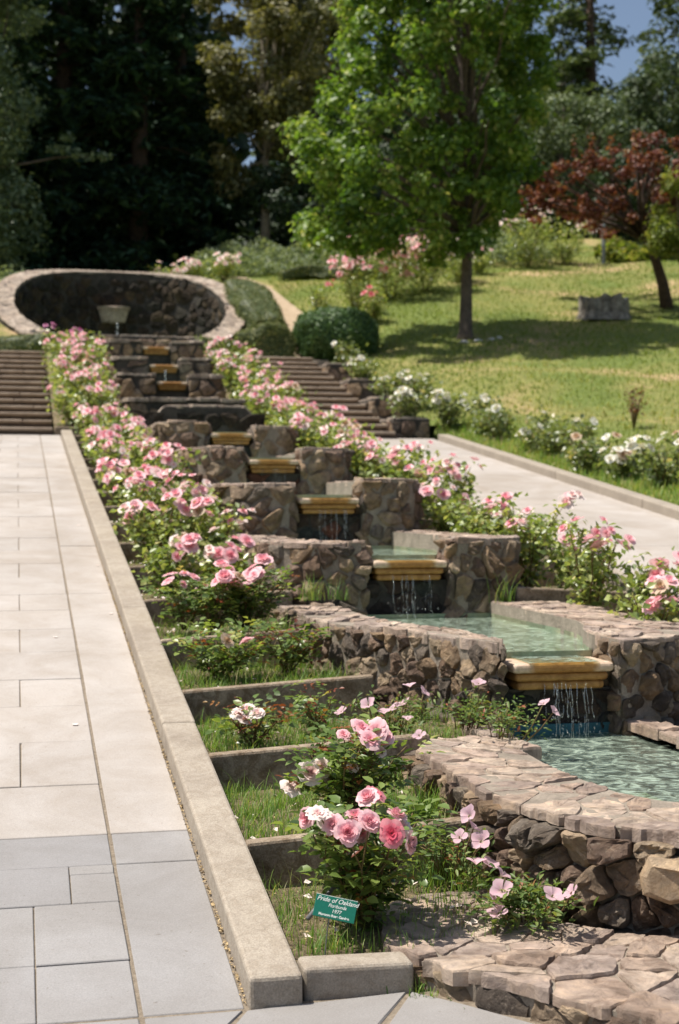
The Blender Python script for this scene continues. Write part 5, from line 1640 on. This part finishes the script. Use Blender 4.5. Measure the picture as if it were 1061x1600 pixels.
def leafskin(root, V, F, mat, n, leaf, name):
    A = np.array([tuple(v) for v in V])
    c = A.mean(0)
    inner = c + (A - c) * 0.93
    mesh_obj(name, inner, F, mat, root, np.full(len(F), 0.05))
    tri = []
    for f in F:
        for i in range(1, len(f) - 1): tri.append((f[0], f[i], f[i + 1]))
    T = np.array(tri)
    a, b, cc = A[T[:, 0]], A[T[:, 1]], A[T[:, 2]]
    nr = np.cross(b - a, cc - a); ar = np.linalg.norm(nr, axis=1)
    nr /= (ar[:, None] + 1e-9)
    sgn = np.sign(np.sum(nr * ((a + b + cc) / 3 - c), 1)); nr *= sgn[:, None]
    pick = RNG.choice(len(T), n, p=ar / ar.sum())
    u = RNG.random((n, 2)); fl = u.sum(1) > 1; u[fl] = 1 - u[fl]
    P = a[pick] + (b - a)[pick] * u[:, :1] + (cc - a)[pick] * u[:, 1:]
    nv = nr[pick] + RNG.normal(size=(n, 3)) * 0.55; nv /= np.linalg.norm(nv, axis=1)[:, None]
    P = P + nr[pick] * RNG.normal(0, 0.022, (n, 1)) - nr[pick] * 0.01
    f = quads('foliage', P, nv, RNG.uniform(0.6, 1.4, n) * leaf, mat, root, 0.7, np.clip(RNG.normal(0.5, 0.22, n), 0, 1))
    f['kind'] = 'stuff'

hedge('box_hedge', [(4.95, 32.7, 4.92), (6.35, 32.7, 4.92)], 1.0, 0.95, 'square clipped hedge at the head of the right stairs', 'leaf_hedge', 5200, 0.15, 1)
hedge('box_hedge', [(6.5, 37.0, 5.95), (6.35, 38.7, 6.7), (6.15, 40.4, 7.45)], 1.25, 0.85, 'sloping clipped hedge climbing beside the round niche, left of the sandy path', 'leaf_hedge', 7000, 0.4, 2)
hedge('box_hedge', [(7.9, 43.0, 8.5), (9.6, 42.6, 8.55), (11.2, 42.2, 8.6)], 0.5, 0.42, 'low dark hedge along the lower edge of the grey green bed', 'leaf_hedge', 4200, 0.15, 3)
hedge('box_hedge', [(-1.8, 35.2, 4.95), (0.0, 34.3, 4.95), (1.7, 34.0, 4.95)], 0.8, 0.62, 'curved clipped hedge under the left side of the round niche', 'leaf_hedge', 5600, 0.25, 4)
hedge('box_hedge', [(3.9, 34.1, 4.95), (4.6, 34.4, 4.95), (5.3, 35.2, 5.1)], 0.7, 0.62, 'short clipped hedge under the right side of the round niche', 'leaf_hedge', 3600, 0.25, 5)
hedge('box_hedge', [(-3.6, 36.0, 5.6), (-2.2, 38.6, 6.8), (-1.6, 41.2, 7.9)], 0.9, 0.6, 'sloping hedge on the left flank of the round niche', 'leaf_hedge', 3500, 0.4, 6)

def ball(c, rx, ry, rz, label, mat, n, leaf=0.05, seed=0, flat=0.0, name='round_shrub'):
    root = empty(name, (c[0], c[1], c[2]), label, 'shrub')
    bm = bmesh.new(); bmesh.ops.create_icosphere(bm, subdivisions=4, radius=1)
    off = Vector((seed * 3.1, seed * 1.7, 0))
    V = []
    for v in bm.verts:
        p = v.co.copy()
        k = 1 + 0.13 * mnoise.noise(p * 1.6 + off) + 0.08 * mnoise.noise(p * 4 + off)
        e = 0.86
        q = Vector([math.copysign(abs(t) ** e, t) for t in p]) * k
        V.append(Vector((c[0] + q.x * rx, c[1] + q.y * ry, c[2] + rz + q.z * rz)))
    bm.verts.index_update()
    F = [tuple(v.index for v in f.verts) for f in bm.faces]
    bm.free()
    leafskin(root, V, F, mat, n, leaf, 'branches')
    return root
ball((7.32, 32.6, 4.85), 1.0, 0.9, 0.68, 'big round clipped dark green shrub at the head of the right stairs', 'leaf_box', 9000, 0.06, 1)

# sandy path climbing beside the niche
def sandy_path():
    pts = [(7.3, 35.2), (7.35, 37.0), (7.3, 38.8), (7.05, 40.6), (6.75, 42.2), (6.5, 43.6)]
    V = []; F = []
    n = 24
    for i in range(n + 1):
        t = i / n * (len(pts) - 1); k = min(int(t), len(pts) - 2); u = t - k
        x = pts[k][0] + (pts[k + 1][0] - pts[k][0]) * u; y = pts[k][1] + (pts[k + 1][1] - pts[k][1]) * u
        for dx in (-0.42, 0, 0.42):
            V.append((x + dx, y, max(ter(x + dx, y), ter(x, y)) + 0.06))
    for i in range(n):
        for k in range(2):
            a = i * 3 + k
            F.append((a, a + 1, a + 4, a + 3))
    o = mesh_obj('sandy_path', V, F, 'path', smooth=True)
    tag(o, kind='structure')
sandy_path()

# grey-green bed and understorey
def scatter_mass(name, boxes, n, size, mat, label, cat, up=0.7, kind='stuff'):
    P = []
    tot = sum(b[1] for b in boxes)
    for (fn, wgt) in boxes:
        P.append(fn(int(n * wgt / tot)))
    P = np.concatenate(P)
    nv = unit(len(P)) * 0.8 + np.array([0, 0, up]); nv /= np.linalg.norm(nv, axis=1)[:, None]
    o = quads(name, P, nv, RNG.uniform(0.6, 1.4, len(P)) * size, mat, None, 0.55)
    tag(o, label, cat, kind=kind)
    return o

def bed(x0, x1, y0, y1, h, seed):
    rnd = np.random.default_rng(seed)
    def fn(n):
        x = rnd.uniform(x0, x1, n); y = rnd.uniform(y0, y1, n)
        hh = h * (0.55 + 0.45 * np.sin(x * 2.7 + seed) * np.sin(y * 2.1 + x)) * rnd.random(n) ** 0.5
        z = np.array([ter(a, b) for a, b in zip(x, y)])
        return np.stack([x, y, z + hh], 1)
    return fn
scatter_mass('lavender_bed', [(bed(5.5, 12, 44.0, 49.5, 0.75, 1), 1), (bed(12, 17, 43.2, 49.5, 0.95, 2), 1)], 26000, 0.13, 'leaf_lavender', 'grey green bed of low feathery plants across the upper slope', 'plants')
scatter_mass('iris_leaves', [(bed(18.6, 22, 42.4, 44.0, 0.7, 3), 1)], 2600, 0.3, 'leaf_lime', 'bright green strap leaves beyond the grey post', 'plants')
scatter_mass('hillside_weeds', [(bed(-4, 0.2, 41.5, 45, 0.5, 5), 1)], 3500, 0.12, 'leaf_lavender', 'grey green weeds behind the left side of the niche', 'plants')

# ------------------------------------------------------------------ trees
def crown(root, clumps, n, leaf, mat, droop=0.3, mean=0.5, name='crown', aspect=0.7, shell=0.55):
    C = np.array([c[:3] for c in clumps]); Rr = np.array([c[3] for c in clumps]); 
    Z = np.array([c[4] if len(c) > 4 else 0.75 for c in clumps])
    wgt = Rr ** 2; wgt = wgt / wgt.sum()
    k = RNG.choice(len(C), n, p=wgt)
    d = unit(n)
    r = Rr[k] * (shell + (1 - shell) * RNG.random(n)) * (1 + 0.12 * RNG.normal(size=n))
    P = C[k] + d * r[:, None] * np.stack([np.ones(n), np.ones(n), Z[k]], 1)
    nv = d * 0.8 + np.array([0, 0, 0.55]) + RNG.normal(size=(n, 3)) * 0.5
    nv /= np.linalg.norm(nv, axis=1)[:, None]
    tint = RNG.normal(0, 0.12, len(C))[k]
    f = quads(name, P, nv, RNG.uniform(0.6, 1.35, n) * leaf, mat, root, aspect, np.clip(RNG.normal(mean, 0.2, n) + tint, 0, 1))
    f['kind'] = 'stuff'
    return f

def limb(mb, a, b, r0, r1, rnd, sag=0.0, m=6, n=7):
    a, b = Vector(a), Vector(b); path = []
    L = (b - a).length
    for k in range(m):
        t = k / (m - 1)
        path.append(a.lerp(b, t) + Vector((rnd.uniform(-1, 1), rnd.uniform(-1, 1), rnd.uniform(-1, 1))) * 0.035 * L * math.sin(t * math.pi) + Vector((0, 0, sag * math.sin(t * math.pi))))
    mb.quad_strip_tube(path, [r0 + (r1 - r0) * k / (m - 1) for k in range(m)], n)
    return path

def maple():
    rnd = random.Random(31)
    bx, by, bz = 10.52, 32.64, 5.50
    root = empty('maple_tree', (bx, by, bz), 'tall green maple with bare straight trunk standing on the lawn', 'tree')
    prof = [(2.2, -3.4, 0.2), (3.0, -4.2, 0.9), (4.3, -4.2, 1.8), (6, -3.7, 2.1), (8, -3.2, 2.0), (10, -2.2, 1.4), (11.6, -0.9, 0.5)]
    clumps = []
    mb = MB()
    trunk = [(bx, by, bz - 0.1), (bx, by, bz + 0.25), (bx + 0.02, by, bz + 1.5), (bx + 0.06, by, bz + 2.9), (bx + 0.10, by, bz + 4.5), (bx - 0.1, by, bz + 6.5), (bx - 0.4, by, bz + 9.5)]
    mb.quad_strip_tube(trunk, [0.30, 0.165, 0.135, 0.125, 0.10, 0.08, 0.03], 10)
    tries = 0
    while len(clumps) < 205 and tries < 4000:
        tries += 1
        h = 2.2 + 9.5 * rnd.random() ** 1.1
        lo = lin(h, [(p[0], p[1]) for p in prof]); hi = lin(h, [(p[0], p[2]) for p in prof])
        cx = (lo + hi) / 2; rx = (hi - lo) / 2
        a = rnd.uniform(0, 6.28); q = math.sqrt(rnd.uniform(0.25, 1.0))
        x = bx + cx + rx * q * math.cos(a); y = by + rx * 0.85 * q * math.sin(a); z = bz + h
        r = rnd.uniform(0.26, 0.60)
        if any((x - c[0]) ** 2 + (y - c[1]) ** 2 + (z - c[2]) ** 2 < (0.62 * (r + c[3])) ** 2 for c in clumps): continue
        clumps.append((x, y, z, r, 0.9))
    for c in clumps[::3]:
        hz = max(2.6, (c[2] - bz) * 0.62)
        p0 = (bx + 0.05, by, bz + min(hz, 9))
        limb(mb, p0, c[:3], 0.055, 0.014, rnd, 0.1, 5, 5)
    mb.quad_strip_tube([(bx, by, bz + 2.7), (bx - 0.5, by - 0.15, bz + 3.0), (bx - 1.3, by - 0.3, bz + 3.05), (bx - 2.2, by - 0.5, bz + 3.4)], [0.09, 0.075, 0.055, 0.03], 7)
    mb.build('trunk', 'bark', root, True)
    crown(root, clumps, 41000, 0.155, 'leaf_maple', mean=0.48, shell=0.3)
maple()
for i, (x, y) in enumerate(((10.35, 32.2), (10.7, 32.25), (11.05, 32.3), (11.3, 32.45))):
    bm = bmesh.new(); bmesh.ops.create_icosphere(bm, subdivisions=2, radius=0.13)
    V = [Vector((x, y, ter(x, y) + 0.01)) + Vector((v.co.x * (1.0 - 0.15 * i), v.co.y * 0.7, v.co.z * 0.4)) * (1 + 0.4 * mnoise.noise(v.co * 9 + Vector((i, 0, 0)))) for v in bm.verts]
    bm.verts.index_update(); F = [tuple(v.index for v in f.verts) for f in bm.faces]; bm.free()
    o = mesh_obj('white_rock', V, F, 'white_stone')
    tag(o, 'whitish rock at the foot of the maple trunk, %s from the left' % WORDS[i], 'rock', 'rocks at the maple foot')

def conifer(x, y, h, rb, label, seed, n=9000, mat='leaf_conifer', low=0.06):
    rnd = np.random.default_rng(seed)
    z = ter(x, y, False)
    root = empty('conifer_tree', (x, y, z), label, 'tree', 'tall conifers of the wood')
    mb = MB()
    mb.quad_strip_tube([(x, y, z - 0.2), (x, y, z + 1.0), (x + 0.1, y, z + h * 0.5), (x, y, z + h)], [0.55, 0.42, 0.27, 0.03], 9)
    # branches
    nb = 110
    P = []; D = []; S_ = []
    for b in range(nb):
        t = low + (1 - low) * (b + rnd.random()) / nb
        R_ = rb * (1 - t) ** 0.75 * rnd.uniform(0.7, 1.15) + 0.25
        a = rnd.uniform(0, 2 * np.pi)
        zz = z + h * t
        e = np.array([math.cos(a), math.sin(a), 0])
        tip = np.array([x, y, zz]) + e * R_ + np.array([0, 0, -0.22 * R_ - 0.1])
        if b % 2 == 0:
            mb.quad_strip_tube([(x, y, zz), tuple((np.array([x, y, zz]) + tip) / 2 + np.array([0, 0, 0.08 * R_])), tuple(tip)], [0.05, 0.03, 0.01], 4)
        m = max(6, int(n / nb * (R_ / rb) * 1.6))
        u = rnd.random(m) ** 0.6
        c = np.array([x, y, zz]) + e * (R_ * u)[:, None] + np.array([0, 0, 1.0]) * (0.25 * R_ * np.sin(u * 2.2) - 0.42 * R_ * u)[:, None]
        sp = np.array([-e[1], e[0], 0])
        c = c + sp * (rnd.normal(size=m) * 0.24 * R_ * (1 - 0.4 * u))[:, None] + np.array([0, 0, -1.0]) * (np.abs(rnd.normal(size=m)) * 0.22)[:, None]
        P.append(c); S_.append(rnd.uniform(0.28, 0.62, m))
    mb.build('trunk', 'bark_red', root, True)
    P = np.concatenate(P); S_ = np.concatenate(S_)
    nv = unit(len(P)) * 0.75 + np.array([0, 0, 0.9]); nv /= np.linalg.norm(nv, axis=1)[:, None]
    f = quads('crown', P, nv, S_, mat, root, 0.38)
    f['kind'] = 'stuff'
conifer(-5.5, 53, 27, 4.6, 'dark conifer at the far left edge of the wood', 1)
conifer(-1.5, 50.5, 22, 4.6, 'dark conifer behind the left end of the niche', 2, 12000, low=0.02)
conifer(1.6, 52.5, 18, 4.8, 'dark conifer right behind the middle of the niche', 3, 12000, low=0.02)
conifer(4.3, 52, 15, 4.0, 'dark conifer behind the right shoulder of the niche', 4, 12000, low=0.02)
conifer(6.2, 56, 15.5, 2.6, 'dark conifer bordering the golden leaved tree', 5, 10000, low=0.05)
conifer(25.5, 70, 24, 3.6, 'conifer showing against the sky above the grey oak', 6, 7000, 'leaf_oak')
conifer(20.0, 68, 25, 4.0, 'dark conifer half hidden behind the maple top', 7, 8000)
conifer(13.5, 64, 27, 4.5, 'dark conifer behind the left half of the maple', 8, 9000)
conifer(26.4, 63, 20, 4.4, 'broad dark conifer between the maple top and the sky gap', 10, 9000, 'leaf_oak')
conifer(33.0, 66, 24, 4.2, 'dark conifer at the top right corner', 9, 8000, 'leaf_oak')

def broadleaf(name, x, y, trunk_h, clumpspec, n, leaf, mat, label, bark='bark', seed=0, tr=0.22, leanx=0.0, extra=None, branch=3, z=None, shell=0.5, mean=0.5, group='broadleaf trees of the wood edge'):
    rnd = random.Random(seed)
    z = ter(x, y, False) if z is None else z
    root = empty(name, (x, y, z), label, 'tree', group)
    mb = MB()
    topx = x + leanx
    mb.quad_strip_tube([(x, y, z - 0.15), (x + leanx * 0.2, y, z + trunk_h * 0.3), (x + leanx * 0.6, y, z + trunk_h * 0.7), (topx, y, z + trunk_h)], [tr * 1.3, tr, tr * 0.8, tr * 0.6], 8)
    clumps = []
    for (cx, cy, cz, rx, rz, cnt, r0, r1) in clumpspec:
        tries = 0; c = 0
        while c < cnt and tries < 3000:
            tries += 1
            v = Vector((rnd.gauss(0, 1), rnd.gauss(0, 1), rnd.gauss(0, 1))).normalized() * rnd.uniform(0.35, 1) ** 0.5
            p = (x + cx + v.x * rx, y + cy + v.y * rx, z + cz + v.z * rz)
            clumps.append((p[0], p[1], p[2], rnd.uniform(r0, r1), 0.7)); c += 1
    if extra: clumps += extra
    for c in clumps[::branch]:
        limb(mb, (topx, y, z + trunk_h * rnd.uniform(0.8, 1.0)), c[:3], tr * 0.3, 0.015, rnd, 0.1, 5, 5)
    mb.build('trunk', bark, root, True)
    crown(root, clumps, n, leaf, mat, mean=mean, shell=shell)
    return root

broadleaf('leafy_tree', -1.7, 45.5, 4.0, [(0, 0, 7.0, 2.3, 5.5, 75, 0.5, 0.95), (0, 0, 2.2, 2.4, 1.6, 22, 0.5, 0.9)], 24000, 0.16, 'leaf_grey', 'grey green tree leaning in at the left edge, left of the niche', seed=1,
          extra=[(1.2, 44.8, 12.6, 0.35, 0.5), (1.7, 44.8, 12.5, 0.3, 0.5), (2.2, 44.9, 12.45, 0.28, 0.5), (2.7, 45, 12.5, 0.25, 0.5), (1.5, 44.8, 13.0, 0.3, 0.5)])
broadleaf('golden_tree', 8.7, 50.3, 4.0, [(0, 0, 8.0, 2.3, 4.2, 80, 0.45, 0.9), (-0.3, 0, 3.6, 1.7, 1.5, 18, 0.4, 0.7)], 22000, 0.19, 'leaf_gold', 'golden olive tree between the conifers and the maple', 'bark_pale', 2, 0.16)
broadleaf('golden_tree', 11.5, 59, 5.0, [(0, 0, 10.5, 2.2, 4.8, 50, 0.55, 1.0)], 13000, 0.19, 'leaf_gold', 'second golden olive tree, mostly hidden behind the maple', 'bark_pale', 3, 0.16)
broadleaf('oak_tree', 22.5, 56, 2.6, [(0, 0, 4.6, 3.4, 2.6, 70, 0.6, 1.1), (1.5, 0, 2.2, 3.6, 1.4, 30, 0.5, 0.9)], 26000, 0.17, 'leaf_oak', 'rounded grey green oak right of the maple', seed=4, mean=0.6)
broadleaf('oak_tree', 28.5, 58, 4.0, [(0, 0, 6.8, 3.4, 4.0, 80, 0.6, 1.1)], 20000, 0.19, 'leaf_oak', 'darker oak at the right edge above the purple tree', seed=5, mean=0.35)
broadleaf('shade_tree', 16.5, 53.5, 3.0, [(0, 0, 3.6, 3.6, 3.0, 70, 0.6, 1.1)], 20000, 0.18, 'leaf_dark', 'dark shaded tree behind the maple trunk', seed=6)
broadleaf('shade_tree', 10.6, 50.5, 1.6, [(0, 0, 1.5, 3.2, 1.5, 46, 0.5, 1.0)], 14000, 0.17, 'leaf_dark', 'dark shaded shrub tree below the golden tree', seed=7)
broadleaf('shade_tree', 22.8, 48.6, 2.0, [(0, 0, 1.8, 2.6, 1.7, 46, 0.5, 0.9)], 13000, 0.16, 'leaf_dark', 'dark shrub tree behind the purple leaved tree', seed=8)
broadleaf('purple_tree', 16.85, 34.87, 2.2, [(-1.5, 0, 3.0, 2.7, 1.05, 74, 0.14, 0.34), (0.4, 0, 3.6, 1.7, 1.1, 34, 0.15, 0.36)], 7600, 0.12, 'leaf_plum', 'purple leaved tree with slanting dark trunk at the right edge', 'bark_red', 9, 0.15, -0.75, branch=2,
          extra=[(14.7, 34.8, 11.1, 0.16, 2.6), (14.2, 34.8, 10.9, 0.15, 2.4), (16.0, 34.9, 11.2, 0.25, 1.6), (15.3, 34.9, 11.0, 0.18, 2.2), (13.3, 34.6, 9.3, 0.2, 1.0), (13.0, 34.5, 8.9, 0.18, 0.9), (13.6, 34.8, 10.2, 0.16, 1.5)], group='trees on the lawn', shell=0.3)
broadleaf('lime_tree', 16.55, 33.4, 1.6, [(0.1, 0, 2.7, 0.95, 1.2, 30, 0.28, 0.5)], 6500, 0.11, 'leaf_lime', 'yellow green small tree at the right edge before the purple tree', 'bark_pale', 10, 0.07, 0.0, branch=2, group='trees on the lawn', shell=0.3)

def far_wood():
    rnd = np.random.default_rng(12)
    n = 42000
    x = rnd.uniform(-35, 60, n); y = 74 + rnd.random(n) * 8
    top = 15 + 5 * np.sin(x * 0.31) + 3 * np.sin(x * 0.83 + 1) + 2 * np.sin(x * 1.9)
    top = top - 5.5 * np.exp(-((x - 31.5) / 3.0) ** 2)
    z = 12.2 + rnd.random(n) ** 0.8 * top
    z = np.where(rnd.random(n) < 0.3, 12 + rnd.random(n) * 6, z)
    P = np.stack([x, y, z], 1)
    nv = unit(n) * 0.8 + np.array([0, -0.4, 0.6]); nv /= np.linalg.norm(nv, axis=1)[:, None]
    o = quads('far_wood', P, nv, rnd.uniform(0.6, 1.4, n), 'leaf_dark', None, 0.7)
    tag(o, 'dark mass of far woodland closing the view behind the garden', 'woodland', kind='stuff')
    n = 9000
    x = rnd.uniform(-6, 30, n); y = rnd.uniform(55, 61, n); z = 11.1 + rnd.random(n) ** 1.4 * 3.2
    P = np.stack([x, y, z], 1)
    nv = unit(n) * 0.8 + np.array([0, -0.3, 0.6]); nv /= np.linalg.norm(nv, axis=1)[:, None]
    o = quads('undergrowth', P, nv, rnd.uniform(0.3, 0.7, n), 'leaf_dark', None, 0.6)
    tag(o, 'dark undergrowth at the foot of the wood', 'undergrowth', kind='stuff')
far_wood()

# ------------------------------------------------------------------ stump, post
def stump():
    x, y = 14.66, 33.94
    z = ter(x, y)
    root = empty('tree_stump', (x, y, z), 'weathered grey tree stump on the lawn, short and wide', 'stump')
    V = []; F = []
    n = 36
    hs = [-0.1, 0.12, 0.3, 0.5]
    for j, h in enumerate(hs):
        for i in range(n):
            a = 2 * math.pi * i / n
            r = 0.56 + 0.07 * math.sin(a * 5 + 1) + 0.05 * (1 if i % 3 else -1.2) + (0.12 if j == 0 else 0)
            hh = h + (0.06 * math.sin(a * 3) + 0.05 * math.sin(a * 9) if j == 3 else 0)
            V.append((x + r * math.cos(a) * 1.05, y + r * math.sin(a) * 0.8, z + hh))
    for j in range(3):
        for i in range(n):
            k = (i + 1) % n
            F.append((j * n + i, j * n + k, (j + 1) * n + k, (j + 1) * n + i))
    mesh_obj('bark', V, F, 'stump', root)
    V2 = [v for v in V[3 * n:]]
    V2 = [(x + (v[0] - x) * 0.985, y + (v[1] - y) * 0.985, v[2] - 0.015) for v in V2] + [(x, y, z + 0.44)]
    mesh_obj('cut_face', V2, [(i, (i + 1) % n, n) for i in range(n)], 'white_stone', root)
stump()
pz = ter(18.38, 42.67)
mb = MB(); mb.quad_strip_tube([(18.38, 42.67, pz - 0.1), (18.38, 42.67, pz + 1.25), (18.38, 42.67, pz + 1.27)], [0.065, 0.065, 0.05], 10)
tag(mb.build('fence_post', 'post', None), 'slim grey post at the top of the lawn beside the pink rose bush', 'post')
sx, sy = 10.15, 22.29
dead = empty('dead_shrub', (sx, sy, ter(sx, sy)), 'small dry brown shrub standing alone on the lower lawn', 'shrub')
mb = MB()
rr = random.Random(5); pts = []
for i in range(12):
    a = rr.uniform(0, 6.28); t = (sx + 0.16 * math.cos(a) * rr.random(), sy + 0.16 * math.sin(a), ter(sx, sy) + rr.uniform(0.3, 0.62))
    mb.quad_strip_tube([(sx, sy, ter(sx, sy) - 0.02), ((sx + t[0]) / 2, (sy + t[1]) / 2, ter(sx, sy) + 0.25), t], [0.012, 0.009, 0.004], 4)
    pts.append(t)
mb.build('stems', 'cane', dead, True)
P = np.array([pts[i % 12] for i in range(220)]) + RNG.normal(size=(220, 3)) * 0.06
o = quads('foliage', P, unit(220), np.full(220, 0.05), 'leaf_plum', dead); o['kind'] = 'stuff'

# ------------------------------------------------------------------ name plate
def name_plate():
    root = empty('name_plate', (1.045, 4.668, 0.06), 'small green plant name plate with white lettering stuck in the front planter', 'sign')
    from mathutils import Euler
    pl = bev_box('plate', 1.045 - 0.071, 1.045 + 0.071, 4.665, 4.669, 0.225 + 0.037, 0.225 - 0.037, 'sign_green', root, 0.0012, 1)
    pl.rotation_mode = 'XYZ'
    yaw = R(-8)
    from mathutils import Matrix
    M = Matrix.Rotation(yaw, 3, 'Z') @ Matrix.Rotation(R(-24), 3, 'X') @ Matrix.Rotation(R(13), 3, 'Y')
    pl.rotation_euler = M.to_euler()
    rows = [('Pride of Oakland', 0.021, 0.3, 0.0235, 0.004, 0.98), ('Floribunda', 0.016, 0.25, 0.006, 0.006, 0.9), ('1977', 0.0165, 0.15, -0.011, 0.006, 1.0), ('Morcom Rose Garden', 0.0115, 0.0, -0.0265, 0.0, 1.0)]
    for body, size, shear, z, dx, sc in rows:
        cu = bpy.data.curves.new('lettering', 'FONT')
        cu.body = body; cu.size = size; cu.shear = shear; cu.align_x = 'CENTER'; cu.align_y = 'CENTER'; cu.extrude = 0.0003
        cu.offset = 0.00035 if size < 0.012 else 0.00012
        cu.materials.append(MAT['sign_white'])
        o = bpy.data.objects.new('lettering', cu)
        link(o, pl)
        o.location = (dx, -0.0024, z); o.rotation_euler = (R(90), 0, 0)
        o.scale = (sc, 1, 1)
        me = bpy.data.meshes.new_from_object(o.evaluated_get(bpy.context.evaluated_depsgraph_get()))
        t = bpy.data.objects.new('lettering', me)
        t.location = o.location; t.rotation_euler = o.rotation_euler; t.scale = o.scale
        bpy.data.objects.remove(o)
        if not me.materials: me.materials.append(MAT['sign_white'])
        link(t, pl)
    edge = MB()
    edge.box(-0.0715, 0.0715, -0.0015, 0.0022, 0.0363, 0.0376)
    e = mesh_obj('plate_edge', [(v[0], v[1], v[2]) for v in edge.v], edge.f, 'sign_white', None)
    e.parent = pl
    mb = MB()
    mb.quad_strip_tube([(1.012, 4.69, 0.04), (1.02, 4.685, 0.13), (1.03, 4.678, 0.22)], [0.0022, 0.0022, 0.0022], 6)
    mb.build('stake', 'pipe', root)
name_plate()
mb = MB()
mb.quad_strip_tube([(0.985, 4.84, 0.145), (1.03, 4.875, 0.178), (1.10, 4.93, 0.225)], [0.008, 0.008, 0.008], 10)
tag(mb.build('irrigation_pipe', 'pipe', None, True), 'short grey irrigation pipe sticking up behind the name plate', 'pipe')

# fallen petals and droppings on the walk
rr = random.Random(41)
pet = [(0.25, 9.6), (0.66, 10.3), (0.67, 12.2), (0.60, 14.4), (0.30, 7.6)]
for i, (x, y) in enumerate(pet):
    V = []; s = rr.uniform(0.009, 0.016)
    for k in range(7):
        a = 2 * math.pi * k / 7
        V.append((x + s * math.cos(a) * 1.3, y + s * math.sin(a), walk_z(y + s * math.sin(a)) + 0.005 + 0.004 * abs(math.cos(a)) ** 3))
    V.append((x, y, walk_z(y) + 0.0045))
    V += [(v[0], v[1], v[2] - 0.001) for v in V[:7]]
    F = [(k, (k + 1) % 7, 7) for k in range(7)] + [((k + 1) % 7, k, 8 + k, 8 + (k + 1) % 7) for k in range(7)]
    o = mesh_obj('fallen_petal', V, F, 'petal_fallen')
    tag(o, 'pale fallen rose petal on the left paved walk, %s nearest to the bottom edge' % WORDS[sorted(q[1] for q in pet).index(y)], 'petal', 'petals fallen on the walk')
print('objects', len(bpy.data.objects), 'tris', sum(len(o.data.polygons) for o in bpy.data.objects if o.type == 'MESH'))
